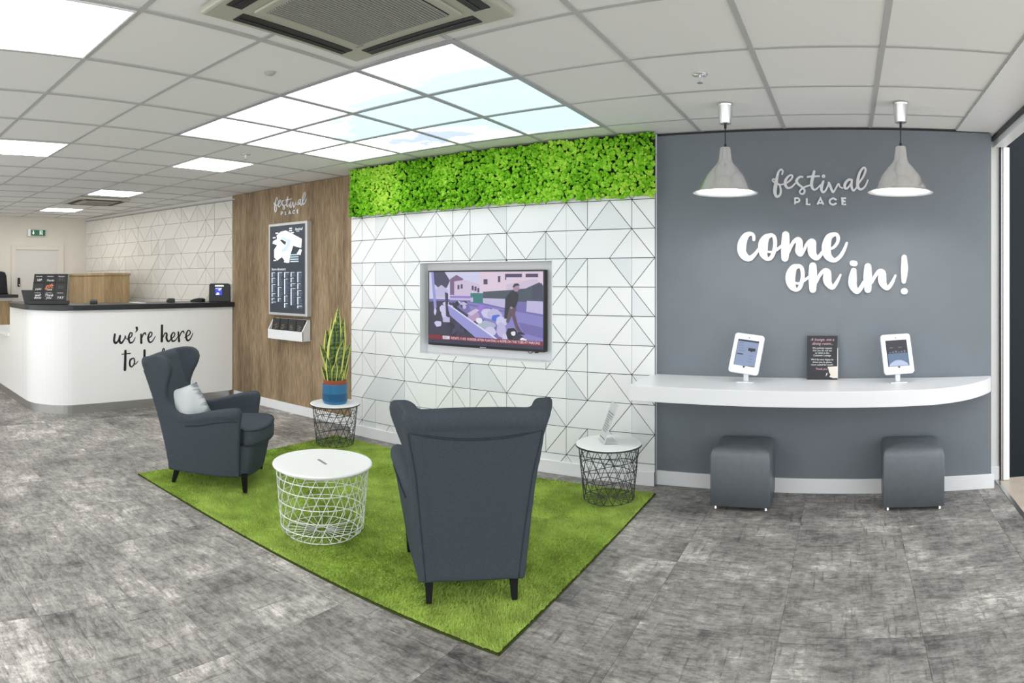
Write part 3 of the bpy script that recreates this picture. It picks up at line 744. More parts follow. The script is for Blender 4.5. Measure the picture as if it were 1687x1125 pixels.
# sprinklers and a flush detector
for i, (x, y, lab) in enumerate(((-0.755, 3.206, 'small sprinkler head in the ceiling left of the pendant lamps'), (-4.363, 3.161, 'small sprinkler head left of the sky panels'))):
    t = thing('sprinkler', lab, 'sprinkler', (x, y, HC), group='ceiling sprinkler heads')
    MB().lathe([(0.0, 0.0), (0.042, 0.0), (0.04, -0.006), (0.012, -0.01), (0.0, -0.01)], 20, (x, y, HC + 0.006)).build('rose', M['alu'], t, smooth=True)
    b = MB().tube([(x, y, HC - 0.003), (x, y, HC - 0.03)], 0.006)
    b.tube([(x - 0.012, y, HC - 0.006), (x - 0.014, y, HC - 0.02), (x, y, HC - 0.036)], 0.0025, 6)
    b.tube([(x + 0.012, y, HC - 0.006), (x + 0.014, y, HC - 0.02), (x, y, HC - 0.036)], 0.0025, 6)
    b.build('frame_arms', M['alu'], t)
    MB().lathe([(0.0, 0.002), (0.016, 0.002), (0.016, 0), (0.0, 0)], 14, (x, y, HC - 0.04)).build('deflector', M['alu'], t)
t = thing('ceiling_detector', 'small flush round detector in a tile near the air conditioner', 'detector', (-2.569, 2.014, HC))
MB().lathe([(0.0, -0.012), (0.02, -0.011), (0.028, 0.0), (0.034, 0.004)], 20, (-2.569, 2.014, HC + 0.004)).build('housing', M['tbar'], t, smooth=True)

# ------------------------------------------------------------------ doorway and shopfront on the right
MB().box(1.05, 1.075, 1.9, 4.62, HC - 0.03, HC + 0.02).build('trim_5', M['black'], kind='structure')
MB().box(1.075, 1.16, 1.9, 4.7, 2.465, HC + 0.02).build('trim_6', M['white_metal'], kind='structure')
dj = thing('door_1', None, None, (1.15, 4.62, 0)); dj['kind'] = 'structure'
MB().box(1.118, 1.142, 4.585, 4.66, 0, 2.465).build('gasket', M['black'], dj)
MB().box(1.142, 1.19, 4.575, 4.68, 0, 2.465).build('jamb', M['white_metal'], dj, bevel=0.003)
MB().box(1.128, 1.134, 4.575, 4.585, 0, 2.465).build('channel', M['alu'], dj)
MB().box(1.1, 1.15, 1.9, 1.98, 0, 2.465).build('jamb', M['white_metal'], dj, bevel=0.003)
MB().box(1.19, 4.5, 4.64, 4.70, 0.0, 3.0).build('wall_outside', M['navy'], kind='structure')

# ------------------------------------------------------------------ moss panel
def moss():
    t = thing('moss_panel', 'band of bright green preserved moss above the white tiled wall', 'moss wall', (-2.83, YW, 2.1))
    MB().box(-4.285, -1.37, YW - 0.012, YW - 0.001, 2.105, HC - 0.004).build('backing_board', mat('dark_moss_board', (0.012, 0.03, 0.006), 1.0), t)
    rnd = random.Random(3)
    ico = bmesh.new(); bmesh.ops.create_icosphere(ico, subdivisions=2, radius=1.0)
    base = [v.co.copy() for v in ico.verts]; faces = [[v.index for v in f.verts] for f in ico.faces]; ico.free()
    small = bmesh.new(); bmesh.ops.create_icosphere(small, subdivisions=1, radius=1.0)
    sb = [v.co.copy() for v in small.verts]; sf = [[v.index for v in f.verts] for f in small.faces]; small.free()
    mbs = MB(); shade = []
    def blob(c, r, squash, vs, fs, jit, sh):
        rot = Matrix.Rotation(rnd.uniform(0, 6.28), 3, Vector((rnd.uniform(-1, 1), rnd.uniform(-1, 1), rnd.uniform(-1, 1))).normalized())
        out = []
        for v in vs:
            q = rot @ v
            k = r * (1 + rnd.uniform(-jit, jit))
            out.append((c[0] + q.x * k, min(YW - 0.0125, c[1] + q.y * k * squash), min(HC - 0.002, c[2] + q.z * k)))
        mbs.add(out, fs)
        shade.extend([sh] * len(fs))
    from mathutils import noise as mn
    n = 0
    x = -4.285
    step = 0.026
    while x < -1.36:
        z = 2.098
        while z < HC - 0.004:
            cx = x + rnd.uniform(-0.012, 0.012); cz = z + rnd.uniform(-0.012, 0.012)
            big = mn.noise(Vector((cx * 4, cz * 4, 0)))
            d = 0.022 + 0.02 * (big + 0.5) + rnd.uniform(-0.010, 0.012)
            r = rnd.uniform(0.013, 0.023)
            cz = min(cz, HC - r * 0.8)
            sh = min(1, max(0, 0.5 + 0.55 * mn.noise(Vector((cx * 2.2, cz * 2.2, 4))) + rnd.uniform(-0.28, 0.28)))
            blob((cx, YW - d, cz), r, 0.9, sb, sf, 0.16, sh)
            for _ in range(4):
                a = rnd.uniform(0, 6.28); q = rnd.uniform(0.4, 0.9) * r
                blob((cx + q * math.cos(a), YW - d - rnd.uniform(0.2, 0.8) * r, cz + q * math.sin(a)), r * rnd.uniform(0.35, 0.6), 1, sb, sf, 0.2, sh + rnd.uniform(-0.1, 0.18))
            n += 1
            z += step
        x += step
    m, nt, p = nodes_of('reindeer_moss')
    at = N(nt, 'ShaderNodeAttribute'); at.attribute_name = 'shade'
    rp = N(nt, 'ShaderNodeValToRGB'); e = rp.color_ramp.elements
    e[0].color = (*srgb(70, 130, 22), 1); e[1].color = (*srgb(188, 232, 86), 1)
    x_ = e.new(0.5); x_.color = (*srgb(130, 200, 44), 1)
    nt.links.new(at.outputs['Fac'], rp.inputs[0]); nt.links.new(rp.outputs[0], p.inputs['Base Color'])
    p.inputs['Roughness'].default_value = 0.95; p.inputs['Specular IOR Level'].default_value = 0.1
    o = mbs.build('moss', m, t, smooth=True)
    o['kind'] = 'stuff'
    att = o.data.attributes.new('shade', 'FLOAT', 'FACE')
    att.data.foreach_set('value', [min(1.0, max(0.0, s)) for s in shade])
moss()

# ------------------------------------------------------------------ reception desk
def desk():
    DX, DY, R = -6.598, 2.045, 0.45          # front plane, side plane, corner radius
    t = thing('reception_desk', 'white curved reception desk with black top and script lettering', 'desk', (-7.2, 3.3, 0))
    def outline(off, xl, ye):
        r = R - off
        c = (DX - R, DY + R)
        pts = [(DX - off, ye)]
        pts += [(c[0] + r * math.cos(a), c[1] + r * math.sin(a)) for a in [-PI / 2 * i / 14 for i in range(15)]]
        pts += [(xl, DY + off)]
        return pts
    def shell(off, thick, xl, ye, z0, z1, name, m, par=t, **kw):
        a = outline(off, xl, ye); b = outline(off + thick, xl, ye)
        mb = MB(); n = len(a)
        vs = [(x, y, z0) for x, y in a] + [(x, y, z1) for x, y in a] + [(x, y, z0) for x, y in b] + [(x, y, z1) for x, y in b]
        fs = []
        for i in range(n - 1):
            fs += [(i + 1, i, n + i, n + i + 1), (2 * n + i, 2 * n + i + 1, 3 * n + i + 1, 3 * n + i), (n + i, 3 * n + i, 3 * n + i + 1, n + i + 1), (i, i + 1, 2 * n + i + 1, 2 * n + i)]
        fs += [(0, 2 * n, 3 * n, n), (n - 1, 2 * n - 1, 4 * n - 1, 3 * n - 1)]
        mb.add(vs, fs)
        return mb.build(name, m, par, **kw)
    ye = 4.572
    shell(0.015, 0.02, -9.2, ye, 0.0, 0.10, 'kick_plate', M['steel'])
    # front panel with a vertical joint before the corner
    shell(0.0, 0.03, -7.18, ye, 0.10, 1.145, 'front_panel', M['gloss_white'])
    MB().box(-7.79, -7.186, DY, DY + 0.03, 0.10, 1.145).build('side_panel', M['gloss_white'], t)
    MB().box(-7.79, -7.76, DY + 0.03, 2.9, 0.10, 1.145).build('end_panel', M['gloss_white'], t)
    MB().box(-9.2, -7.795, DY + 0.002, DY + 0.032, 0.10, 0.77).build('low_panel', M['gloss_white'], t)
    lc = MB().box(-9.2, -7.795, DY - 0.025, 2.75, 0.77, 0.815).build('low_counter', M['white'], t, bevel=0.004)
    # black top: a ledge that follows the front, rounded at the corner
    o = outline(-0.04, -7.98, ye + 0.004)
    inner = [(DX - 0.62, ye + 0.03)] + [(DX - 0.62 - 0.02, DY + 0.62), (-7.98, DY + 0.52)]
    o[-1] = (-7.55, DY - 0.04)
    poly = o + spline([(-7.55, DY - 0.04), (-7.80, DY + 0.0), (-7.98, DY + 0.14), (-7.99, DY + 0.30), (-7.9, DY + 0.50)], 4)[1:] + [(DX - 0.62, DY + 0.62), (DX - 0.62, 4.44)]
    MB().prism(poly[::-1], lambda x, y: (x, y, 1.145), lambda x, y: (x, y, 1.205)).build('worktop', M['black_top'], t, bevel=0.004)
    MB().box(DX - 0.60, DX - 0.57, DY + 0.6, 4.42, 0.10, 1.145).build('back_panel', M['white'], t)
    wt = MB().box(-7.70, DX - 0.602, DY + 0.62, 4.36, 0.74, 0.78).build('staff_worktop', M['white'], t)
    # lettering on the front
    for nm, ss in DESK:
        mb = MB()
        for s in ss:
            stroke(mb, s, lambda u, v, d: (DX + d, u, v), 0.001, 0.004)
        mb.build('letter', M['letter_black'], t)
desk()

# things on the black top
def gift_display():
    bx, by, bz = -6.88, 2.27, 1.205
    t = thing('gift_card_display', 'black rack of gift cards standing on the reception desk corner', 'display rack', (bx, by, bz), 0.0)
    # frontal direction faces the viewer
    ang = math.atan2(-bx, -by)                      # rotate local -y onto the direction of the entrance side
    t.rotation_euler = (0, 0, math.radians(62)); t.matrix_basis = Matrix.Translation(Vector((bx, by, bz))) @ Matrix.Rotation(math.radians(62), 4, 'Z')
    def L(mb): return mb
    W, H = 0.40, 0.30
    lean = 0.10
    face = lambda u, v, d=0.0: (u, -0.06 + lean * v / H + d, 0.045 + v)
    b = MB().box(-W / 2 - 0.02, W / 2 + 0.02, -0.10, 0.10, 0.0, 0.045)
    b.build('base', M['black'], t, world=False, bevel=0.006)
    MB().prism([(-W / 2, 0), (W / 2, 0), (W / 2 + 0.012, H), (-W / 2 + 0.02, H)], lambda u, v: face(u, v, 0.0), lambda u, v: face(u, v, 0.02)).build('back_board', M['black'], t, world=False)
    MB().prism([(-0.06, 0.0), (0.06, 0.0), (0.06, H), (-0.0, H)], lambda u, v: (W / 2 + 0.01, u + 0.02, 0.04 + v), lambda u, v: (W / 2 + 0.016, u + 0.02, 0.04 + v)).build('side_cheek', mat('smoked_acrylic', (0.16, 0.19, 0.19), 0.25), t, world=False)
    card = mat('charcoal_card', (0.022, 0.022, 0.022), 0.45)
    white = M['letter_white']; orange = mat('coral_print', srgb(240, 140, 88), 0.6); greyp = mat('grey_print', (0.16, 0.16, 0.16), 0.6)
    rows = [(0.205, 0.285), (0.108, 0.195), (0.008, 0.098)]
    words = [['VIP', 'Thanks', '-'], ['joyful', 'gift', '-'], ['well done', 'Thank you', 'YAY']]
    rr = random.Random(5)
    for r, (v0, v1) in enumerate(rows):
        for c in range(3):
            u0 = -W / 2 + 0.012 + c * (W - 0.012) / 3 + 0.01 * (v0 / H); u1 = u0 + (W - 0.04) / 3
            o = MB().prism([(u0, v0), (u1, v0), (u1, v1), (u0, v1)], lambda u, v: face(u, v, -0.006), lambda u, v: face(u, v, -0.001)).build('gift_card', card, t, world=False)
            pr = MB()
            pl = lambda u, v: face(u, v, -0.0075)
            cx = (u0 + u1) / 2
            if r != 1: text_on(pr, 'festival place', 0.014, pl, 0, 'CENTER', 0.2, at=(cx, v1 - 0.016))
            wd = words[r][c]
            if wd == '-':
                for q in range(2): text_on(pr, 'gift card', 0.017, pl, 2, 'CENTER', 0.0, at=(cx, (v0 + v1) / 2 - 0.014 + 0.02 * q))
            elif wd == 'gift':
                text_on(pr, 'gift', 0.072, pl, 1, 'CENTER', 0.35, at=(cx - 0.006, v0 + 0.032))
                text_on(pr, 'CARD', 0.024, pl, 0, 'CENTER', 0.1, at=(cx, v0 + 0.006))
            else:
                parts = wd.split(' ')
                for q, w_ in enumerate(parts):
                    sz = 0.040 if len(w_) < 6 else 0.030
                    text_on(pr, w_, sz, pl, 0, 'CENTER', 0.3, at=(cx, v0 + 0.012 + (len(parts) - 1 - q) * 0.028))
            pr.build('card_print', [white, orange, greyp], o, world=False, kind='stuff')
    MB().prism([(-0.09, 0), (0.0, 0), (0.0, 0.16), (-0.13, 0.16)], lambda u, v: (-W / 2 - 0.02 + u, 0.10, v), lambda u, v: (-W / 2 - 0.02 + u, 0.12, v)).build('leaflet_pocket', card, t, world=False)
gift_display()

def card_reader(x, y, rz, label):
    t = thing('card_reader', label, 'card reader', (x, y, 1.205), rz, 'card payment terminals on the desk top')
    MB().prism([(-0.09, 0), (0.09, 0), (0.09, 0.022), (0.02, 0.040), (-0.05, 0.052), (-0.09, 0.04)], lambda u, v: (-0.042, u, v), lambda u, v: (0.042, u, v)).build('body', M['black'], t, world=False, bevel=0.006)
    MB().prism([(-0.045, 0.0505), (0.015, 0.0405), (0.015, 0.0435), (-0.045, 0.0535)], lambda u, v: (-0.03, u, v), lambda u, v: (0.03, u, v)).build('screen', mat('pale_reader_screen', (0.42, 0.42, 0.40), 0.3), t, world=False)
    k = MB()
    for i in range(3):
        for j in range(3):
            u = 0.03 + 0.016 * j; z = 0.038 - 0.0045 * j
            k.box(-0.026 + i * 0.019, -0.013 + i * 0.019, u, u + 0.011, z - 0.006, z + 0.003)
    k.build('keypad', mat('grey_keys', (0.35, 0.35, 0.36), 0.5), t, world=False)
card_reader(-6.85, 2.80, math.radians(70), 'card reader on the desk top beside the gift card rack')
card_reader(-6.90, 3.85, math.radians(70), 'card reader on the desk top, middle of the three')
card_reader(-6.86, 4.22, math.radians(110), 'card reader on the desk top next to the black box with blue screen')

def screen_box():
    t = thing('terminal_box', 'upright black box with small blue screen at the desk end', 'terminal', (-6.74, 4.47, 1.205), math.radians(58))
    MB().prism([(-0.135, 0), (0.135, 0), (0.13, 0.215), (0.115, 0.232), (-0.115, 0.232), (-0.13, 0.215)], lambda u, v: (u, -0.05, v), lambda u, v: (u, 0.05, v)).build('case', M['black'], t, world=False, bevel=0.008)
    MB().prism([(-0.055, 0.195), (0.05, 0.195), (0.055, 0.2), (0.05, 0.213), (-0.055, 0.213), (-0.06, 0.204)], lambda u, v: (u, -0.054, v), lambda u, v: (u, -0.049, v)).build('light_slot', emat('white_slot', (1, 0.98, 0.93), 1.0), t, world=False)
    s = MB().prism([(-0.055, 0.085), (0.03, 0.085), (0.03, 0.178), (-0.055, 0.178)], lambda u, v: (u, -0.0545, v), lambda u, v: (u, -0.049, v)).build('display', emat('blue_display', srgb(38, 62, 190), 0.9), t, world=False)
    pr = MB()
    pl = lambda u, v, d=0: (u, -0.0552, v)
    stroke(pr, [(-0.05, 0.172, 0.006), (0.026, 0.172, 0.006)], lambda u, v, d: (u, -0.0555 + d, v), 0, 0.0004)
    for poly in ([(-0.03, 0.148), (0.0, 0.165), (0.025, 0.17), (0.012, 0.15), (0.0, 0.14), (-0.018, 0.152)], [(-0.05, 0.09), (-0.03, 0.12), (-0.01, 0.118), (0.0, 0.095), (-0.01, 0.088)]):
        pr.prism(poly, lambda u, v: (u, -0.0556, v), lambda u, v: (u, -0.055, v))
    pr.build('display_picture', emat('white_display', (0.85, 0.88, 1.0), 0.95), s, world=False)
screen_box()
MB().box(-7.05, -6.72, 3.35, 3.42, 1.2051, 1.213).build('paper_pad', M['white'], bevel=0.002, label='flat pale paper pad lying on the black desk top', cat='paper')

# ------------------------------------------------------------------ behind the desk
t = thing('oak_cabinet', 'oak cabinet behind the reception desk by the far tiled wall', 'cabinet', (-9.1, 3.75, 0))
MB().box(-9.9, -8.27, 3.565, 3.94, 0, 1.545).build('carcass', M['oak'], t)
MB().box(-9.93, -8.255, 3.545, 3.95, 1.545, 1.58).build('top', M['oak'], t, bevel=0.004)
for i in range(2): MB().box(-9.89 + i * 0.81, -9.09 + i * 0.81, 3.55, 3.565, 0.05, 1.53).build('cabinet_door', M['oak'], t, bevel=0.002)
t = thing('back_counter', 'oak back counter with black top at the left edge', 'counter', (-10.0, 2.0, 0))
MB().box(-10.22, -9.84, 1.3, 2.62, 0, 1.15).build('oak_front', M['oak'], t)
MB().box(-10.23, -9.82, 1.28, 2.64, 1.15, 1.20).build('upstand', M['frame_silver'], t)
MB().box(-10.25, -9.75, 1.25, 2.70, 1.20, 1.25).build('black_top', M['black_top'], t, bevel=0.004)
# made-up lump standing in for an unidentified dark shape on the back counter, cut by the picture's left edge
mb = MB()
prof = [(0.0, 1.251, 0.20, 0.12), (0.06, 1.28, 0.19, 0.12), (0.16, 1.42, 0.165, 0.10), (0.26, 1.55, 0.14, 0.08), (0.31, 1.605, 0.11, 0.06), (0.325, 1.62, 0.05, 0.03)]
n = 20
vs, fs = [], []
for i, (_, z, a, b) in enumerate(prof):
    for k in range(n):
        an = 2 * PI * k / n
        r = 1 + 0.10 * math.sin(3 * an + i * 0.6) + 0.05 * math.sin(7 * an)
        vs.append((-9.97 + b * r * math.cos(an), 2.40 + a * r * math.sin(an) + (0.03 * i / 5), z))
for i in range(len(prof) - 1):
    for k in range(n): fs.append((i * n + k, i * n + (k + 1) % n, (i + 1) * n + (k + 1) % n, (i + 1) * n + k))
fs.append([(len(prof) - 1) * n + k for k in range(n)]); fs.append(list(range(n - 1, -1, -1)))
mb.add(vs, fs)
mb.build('dark_shape', mat('dull_black', (0.012, 0.013, 0.016), 0.95, bump=0.4, bscale=25), smooth=True, label='unidentified rounded black shape on the back counter at far left', cat='unidentified object')

# door and exit sign on the far left wall
d = thing('door_2', None, None, (XL, 3.15, 0)); d['kind'] = 'structure'
MB().box(XL, XL + 0.02, 2.79, 3.54, 0, 1.985).build('door_leaf', mat('pale_door_paint', (0.66, 0.64, 0.60), 0.5), d)
for a in ((2.715, 2.79, 0, 2.06), (3.54, 3.64, 0, 2.06), (2.79, 3.54, 1.985, 2.06)):
    MB().box(XL, XL + 0.035, a[0], a[1], a[2], a[3]).build('architrave', mat('architrave_paint', (0.70, 0.66, 0.58), 0.5), d, bevel=0.006)
lk = MB().box(XL + 0.02, XL + 0.05, 2.82, 2.865, 1.37, 1.52).build('keypad_lock', mat('dark_lock', (0.04, 0.035, 0.03), 0.4, 0.6), d, bevel=0.012)
MB().lathe([(0.0, 0.02), (0.014, 0.02), (0.014, 0)], 12, (0, 0, 0)).build('lock_knob', M['chrome'], d, world=False).matrix_basis = Matrix.Translation(Vector((XL + 0.045, 2.845, 1.40)) - d.location) @ Matrix.Rotation(PI / 2, 4, 'Y')
t = thing('exit_sign', 'green running man exit sign on the wall above the white door', 'exit sign', (XL, 3.155, 2.27))
MB().box(XL, XL + 0.05, 2.995, 3.315, 2.21, 2.335).build('housing', M['frame_silver'], t, bevel=0.006)
face = MB().box(XL + 0.05, XL + 0.053, 3.045, 3.30, 2.222, 2.323).build('green_face', emat('exit_green', srgb(0, 84, 52), 0.75), t)
pr = MB()
pl = lambda u, v, d_=0: (XL + 0.0545 + d_ * 0, u, v)
for poly in ([(3.083, 2.31), (3.097, 2.31), (3.097, 2.275), (3.112, 2.275), (3.09, 2.24), (3.068, 2.275), (3.083, 2.275)],
             [(3.20, 2.235), (3.206, 2.235), (3.206, 2.312), (3.20, 2.312)], [(3.245, 2.235), (3.251, 2.235), (3.251, 2.312), (3.245, 2.312)], [(3.20, 2.306), (3.251, 2.306), (3.251, 2.312), (3.20, 2.312)],
             [(3.219, 2.296), (3.229, 2.296), (3.229, 2.304), (3.219, 2.304)], [(3.213, 2.27), (3.232, 2.266), (3.230, 2.294), (3.216, 2.294)], [(3.213, 2.27), (3.206, 2.24), (3.213, 2.24), (3.222, 2.268)], [(3.226, 2.268), (3.236, 2.24), (3.243, 2.24), (3.234, 2.268)]):
    pr.prism(poly, lambda u, v: (XL + 0.0545, u, v), lambda u, v: (XL + 0.0535, u, v))
pr.build('pictogram', emat('exit_white', (0.9, 1, 0.95), 0.8), t, kind='stuff')

# ------------------------------------------------------------------ rug
def rug():
    x0, x1, y0, y1, h = -4.35, -1.31, 2.15, 4.20, 0.008
    t = thing('rug', 'bright green shaggy rectangular rug under the armchairs', 'rug', ((x0 + x1) / 2, (y0 + y1) / 2, 0))
    MB().box(x0, x1, y0, y1, 0.0005, h).build('rug_backing', M['rug'], t)
    e = MB()
    e.box(x0 - 0.006, x1 + 0.006, y0 - 0.006, y0 + 0.004, 0.0005, h); e.box(x0 - 0.006, x1 + 0.006, y1 - 0.004, y1 + 0.006, 0.0005, h)
    e.box(x0 - 0.006, x0 + 0.004, y0, y1, 0.0005, h); e.box(x1 - 0.004, x1 + 0.006, y0, y1, 0.0005, h)
    e.build('binding', M['rug_edge'], t)
    import numpy as np
    rg = np.random.default_rng(4)
    n = 210000
    px = rg.uniform(x0, x1, n); py = rg.uniform(y0, y1, n)
    # pile lies in drifting directions, like brushed wool
    ang = 2.2 * np.sin(px * 3.1 + 1.3 * np.sin(py * 2.3)) + 1.8 * np.cos(py * 3.7 + 0.8 * px) + rg.normal(0, 0.8, n)
    lean = rg.uniform(0.004, 0.016, n)
    hh = rg.uniform(0.008, 0.014, n)
    w = rg.uniform(0.0022, 0.0042, n)
    a2 = rg.uniform(0, math.pi, n)
    ca, sa = np.cos(a2) * w, np.sin(a2) * w
    V = np.empty((n, 3, 3))
    V[:, 0] = np.stack([px - ca, py - sa, np.full(n, h - 0.002)], 1)
    V[:, 1] = np.stack([px + ca, py + sa, np.full(n, h - 0.002)], 1)
    V[:, 2] = np.stack([px + np.cos(ang) * lean, py + np.sin(ang) * lean, h + hh], 1)
    V = V.reshape(-1, 3) - np.array([(x0 + x1) / 2, (y0 + y1) / 2, 0])
    me = bpy.data.meshes.new('rug_pile')
    me.vertices.add(3 * n); me.vertices.foreach_set('co', V.ravel())
    me.loops.add(3 * n); me.loops.foreach_set('vertex_index', np.arange(3 * n))
    me.polygons.add(n); me.polygons.foreach_set('loop_start', np.arange(n) * 3); me.polygons.foreach_set('loop_total', np.full(n, 3))
    me.materials.append(M['rug'])
    me.update(calc_edges=True)
    o = link('rug_pile', me, t); o['kind'] = 'stuff'
rug()
RUGZ = 0.0225

# ------------------------------------------------------------------ wing chair
def clamp(v, a=0.0, b=1.0): return max(a, min(b, v))
def xout(y, z):
    """outer half-width of the chair at a point of its side"""
    t = clamp((z - 0.115) / 0.80)
    rear = 0.235 + 0.070 * t
    front = 0.296 + 0.082 * clamp((z - 0.115) / 0.45)
    s = clamp((y + 0.36) / 0.50)
    x = rear + (front - rear) * s
    if z > 0.62: x += 0.062 * clamp((z - 0.62) / 0.25) * clamp((y + 0.47) / 0.2)
    return x
def yrear(z):
    t = clamp((z - 0.115) / 0.77)
    return -0.305 - 0.03 * t - 0.165 * t ** 1.35
def voxel(bm, size, smooth=6):
    me = bpy.data.meshes.new('tmp'); bm.to_mesh(me); bm.free()
    o = bpy.data.objects.new('tmp', me); COL.objects.link(o)
    r = o.modifiers.new('r', 'REMESH'); r.mode = 'VOXEL'; r.voxel_size = size
    s = o.modifiers.new('s', 'SMOOTH'); s.iterations = smooth; s.factor = 0.5
    dg = bpy.context.evaluated_depsgraph_get()
    out = bpy.data.meshes.new_from_object(o.evaluated_get(dg))
    bpy.data.objects.remove(o); bpy.data.meshes.remove(me)
    out.polygons.foreach_set('use_smooth', [True] * len(out.polygons))
    return out
def slab_from_outline(bm, outline, inner, outer, cuts=3):
    """closed solid: a side outline (y, z) given thickness between x = inner(y, z) and x = outer(y, z)"""
    b2 = bmesh.new()
    vs = [b2.verts.new((0, y, z)) for y, z in outline]
    es = [b2.edges.new((vs[i], vs[(i + 1) % len(vs)])) for i in range(len(vs))]
    bmesh.ops.triangle_fill(b2, use_beauty=True, use_dissolve=False, edges=es)
    for _ in range(cuts):
        long = [e for e in b2.edges if e.calc_length() > 0.05]
        if long: bmesh.ops.subdivide_edges(b2, edges=long, cuts=1)
        bmesh.ops.triangulate(b2, faces=b2.faces[:])
    b2.verts.ensure_lookup_table(); b2.verts.index_update()
    A = [bm.verts.new((outer(v.co.y, v.co.z), v.co.y, v.co.z)) for v in b2.verts]
    Bv = [bm.verts.new((inner(v.co.y, v.co.z), v.co.y, v.co.z)) for v in b2.verts]
    for f in b2.faces:
        ix = [v.index for v in f.verts]
        bm.faces.new([A[i] for i in ix]); bm.faces.new([Bv[i] for i in reversed(ix)])
    for e in b2.edges:
        if len(e.link_faces) == 1:
            i, j = e.verts[0].index, e.verts[1].index
            bm.faces.new((A[i], A[j], Bv[j], Bv[i]))
    b2.free()
def bm_from(mb, bm):
    vs = [bm.verts.new(v) for v in mb.v]
    for f in mb.f:
        try: bm.faces.new([vs[i] for i in f])
        except ValueError: pass

def side_outline():
    zb = 0.097
    pts = [(yrear(zb), zb), (-0.15, zb - 0.003), (0.05, zb - 0.003), (0.228, zb), (0.234, 0.30), (0.244, 0.46), (0.254, 0.545), (0.240, 0.582)]
    curve = spline([(0.240, 0.582), (0.16, 0.577), (0.04, 0.552), (-0.08, 0.522), (-0.18, 0.512), (-0.252, 0.540), (-0.292, 0.600), (-0.300, 0.660), (-0.282, 0.735), (-0.256, 0.795),
                    (-0.246, 0.842), (-0.258, 0.888), (-0.298, 0.920), (-0.350, 0.928), (-0.42, 0.918), (-0.485, 0.902)], 4)
    pts += curve[1:]
    pts += [(yrear(0.88) + 0.004, 0.885)]
    for z in (0.78, 0.70, 0.60, 0.50, 0.40, 0.30, 0.20):
        pts.append((yrear(z), z))
    return pts
def chair_meshes():
    out = {}
    ol = side_outline()
    bm = bmesh.new()
    for sgn in (-1, 1):
        def inner(y, z): 
            th = 0.060 + 0.012 * clamp((z - 0.62) / 0.2) + 0.02 * clamp((z - 0.45) / 0.1) * clamp((y + 0.1) / 0.2)
            return sgn * (xout(y, z) - th)
        slab_from_outline(bm, ol, inner, lambda y, z: sgn * xout(y, z))
        # rolled top of the arm, overhanging outwards, and thick rolled wing edge
        arm = MB()
        path = spline([(sgn * (xout(y, z) - 0.028), y, z) for y, z in ((0.228, 0.550), (0.16, 0.546), (0.04, 0.522), (-0.08, 0.492), (-0.18, 0.482), (-0.272, 0.515), (-0.315, 0.595), (-0.323, 0.660), (-0.306, 0.735), (-0.281, 0.795), (-0.272, 0.840), (-0.285, 0.876), (-0.325, 0.897), (-0.370, 0.897), (-0.44, 0.885))], 5)
        m = len(path)
        rad = [0.042 - 0.014 * clamp(i / (m * 0.42)) for i in range(m)]
        arm.tube(path, rad, 12)
        bm_from(arm, bm)
    # back: outer panel to inner padding
    back = MB()
    zs = [0.097, 0.2, 0.3, 0.4, 0.5, 0.6, 0.7, 0.78, 0.85, 0.875]
    n = 11
    vs, fs = [], []
    for iz, z in enumerate(zs):
        xo = xout(-0.36, z) - 0.02
        for front in (0, 1):
            for k in range(n):
                u = -1 + 2 * k / (n - 1)
                y = yrear(z) + 0.006
                if front:
                    pad = 0.10 + 0.045 * math.sin(PI * clamp((z - 0.3) / 0.6)) * (1 - 0.5 * u * u)
                    y = yrear(z) + pad
                vs.append((u * xo, y, z + 0.012 * (1 - u * u) * (iz == len(zs) - 1)))
    def vid(iz, fr, k): return iz * 2 * n + fr * n + k
    for iz in range(len(zs) - 1):
        for k in range(n - 1):
            fs.append((vid(iz, 0, k), vid(iz, 0, k + 1), vid(iz + 1, 0, k + 1), vid(iz + 1, 0, k)))
            fs.append((vid(iz, 1, k + 1), vid(iz, 1, k), vid(iz + 1, 1, k), vid(iz + 1, 1, k + 1)))
        fs.append((vid(iz, 1, 0), vid(iz, 0, 0), vid(iz + 1, 0, 0), vid(iz + 1, 1, 0)))
        fs.append((vid(iz, 0, n - 1), vid(iz, 1, n - 1), vid(iz + 1, 1, n - 1), vid(iz + 1, 0, n - 1)))
    for iz, rev in ((0, False), (len(zs) - 1, True)):
        for k in range(n - 1):
            q = (vid(iz, 0, k), vid(iz, 1, k), vid(iz, 1, k + 1), vid(iz, 0, k + 1))
            fs.append(q[::-1] if rev else q)
    back.add(vs, fs); bm_from(back, bm)
    roll = MB()
    roll.tube(spline([(u * 0.290, yrear(0.85) + 0.046, 0.856 + 0.010 * (1 - u * u)) for u in (-1, -0.5, 0, 0.5, 1)], 4), 0.050, 14)
    bm_from(roll, bm)
    base = MB().box(-0.225, 0.225, -0.27, 0.0, 0.100, 0.29); base.box(-0.265, 0.265, -0.02, 0.222, 0.100, 0.29); bm_from(base, bm)
    bmesh.ops.recalc_face_normals(bm, faces=bm.faces[:])
    out['frame'] = voxel(bm, 0.0095, 7)
    # front apron, bowed
    bm = bmesh.new()
    ap = MB()
    pl = [(-0.286, 0.20), (0.286, 0.20)] + [(0.286 * math.cos(a) , 0.245 + 0.125 * math.sin(a) ** 0.8) for a in [PI * i / 12 for i in range(13)]]
    ap.prism(pl, lambda x, y: (x * 0.96, y - 0.035 * clamp((y - 0.2) / 0.15), 0.100), lambda x, y: (x, y + 0.012, 0.318)); bm_from(ap, bm)
    bmesh.ops.recalc_face_normals(bm, faces=bm.faces[:])
    out['apron'] = voxel(bm, 0.009, 4)
    # seat cushion, front rounded and overhanging
    bm = bmesh.new()
    se = MB()
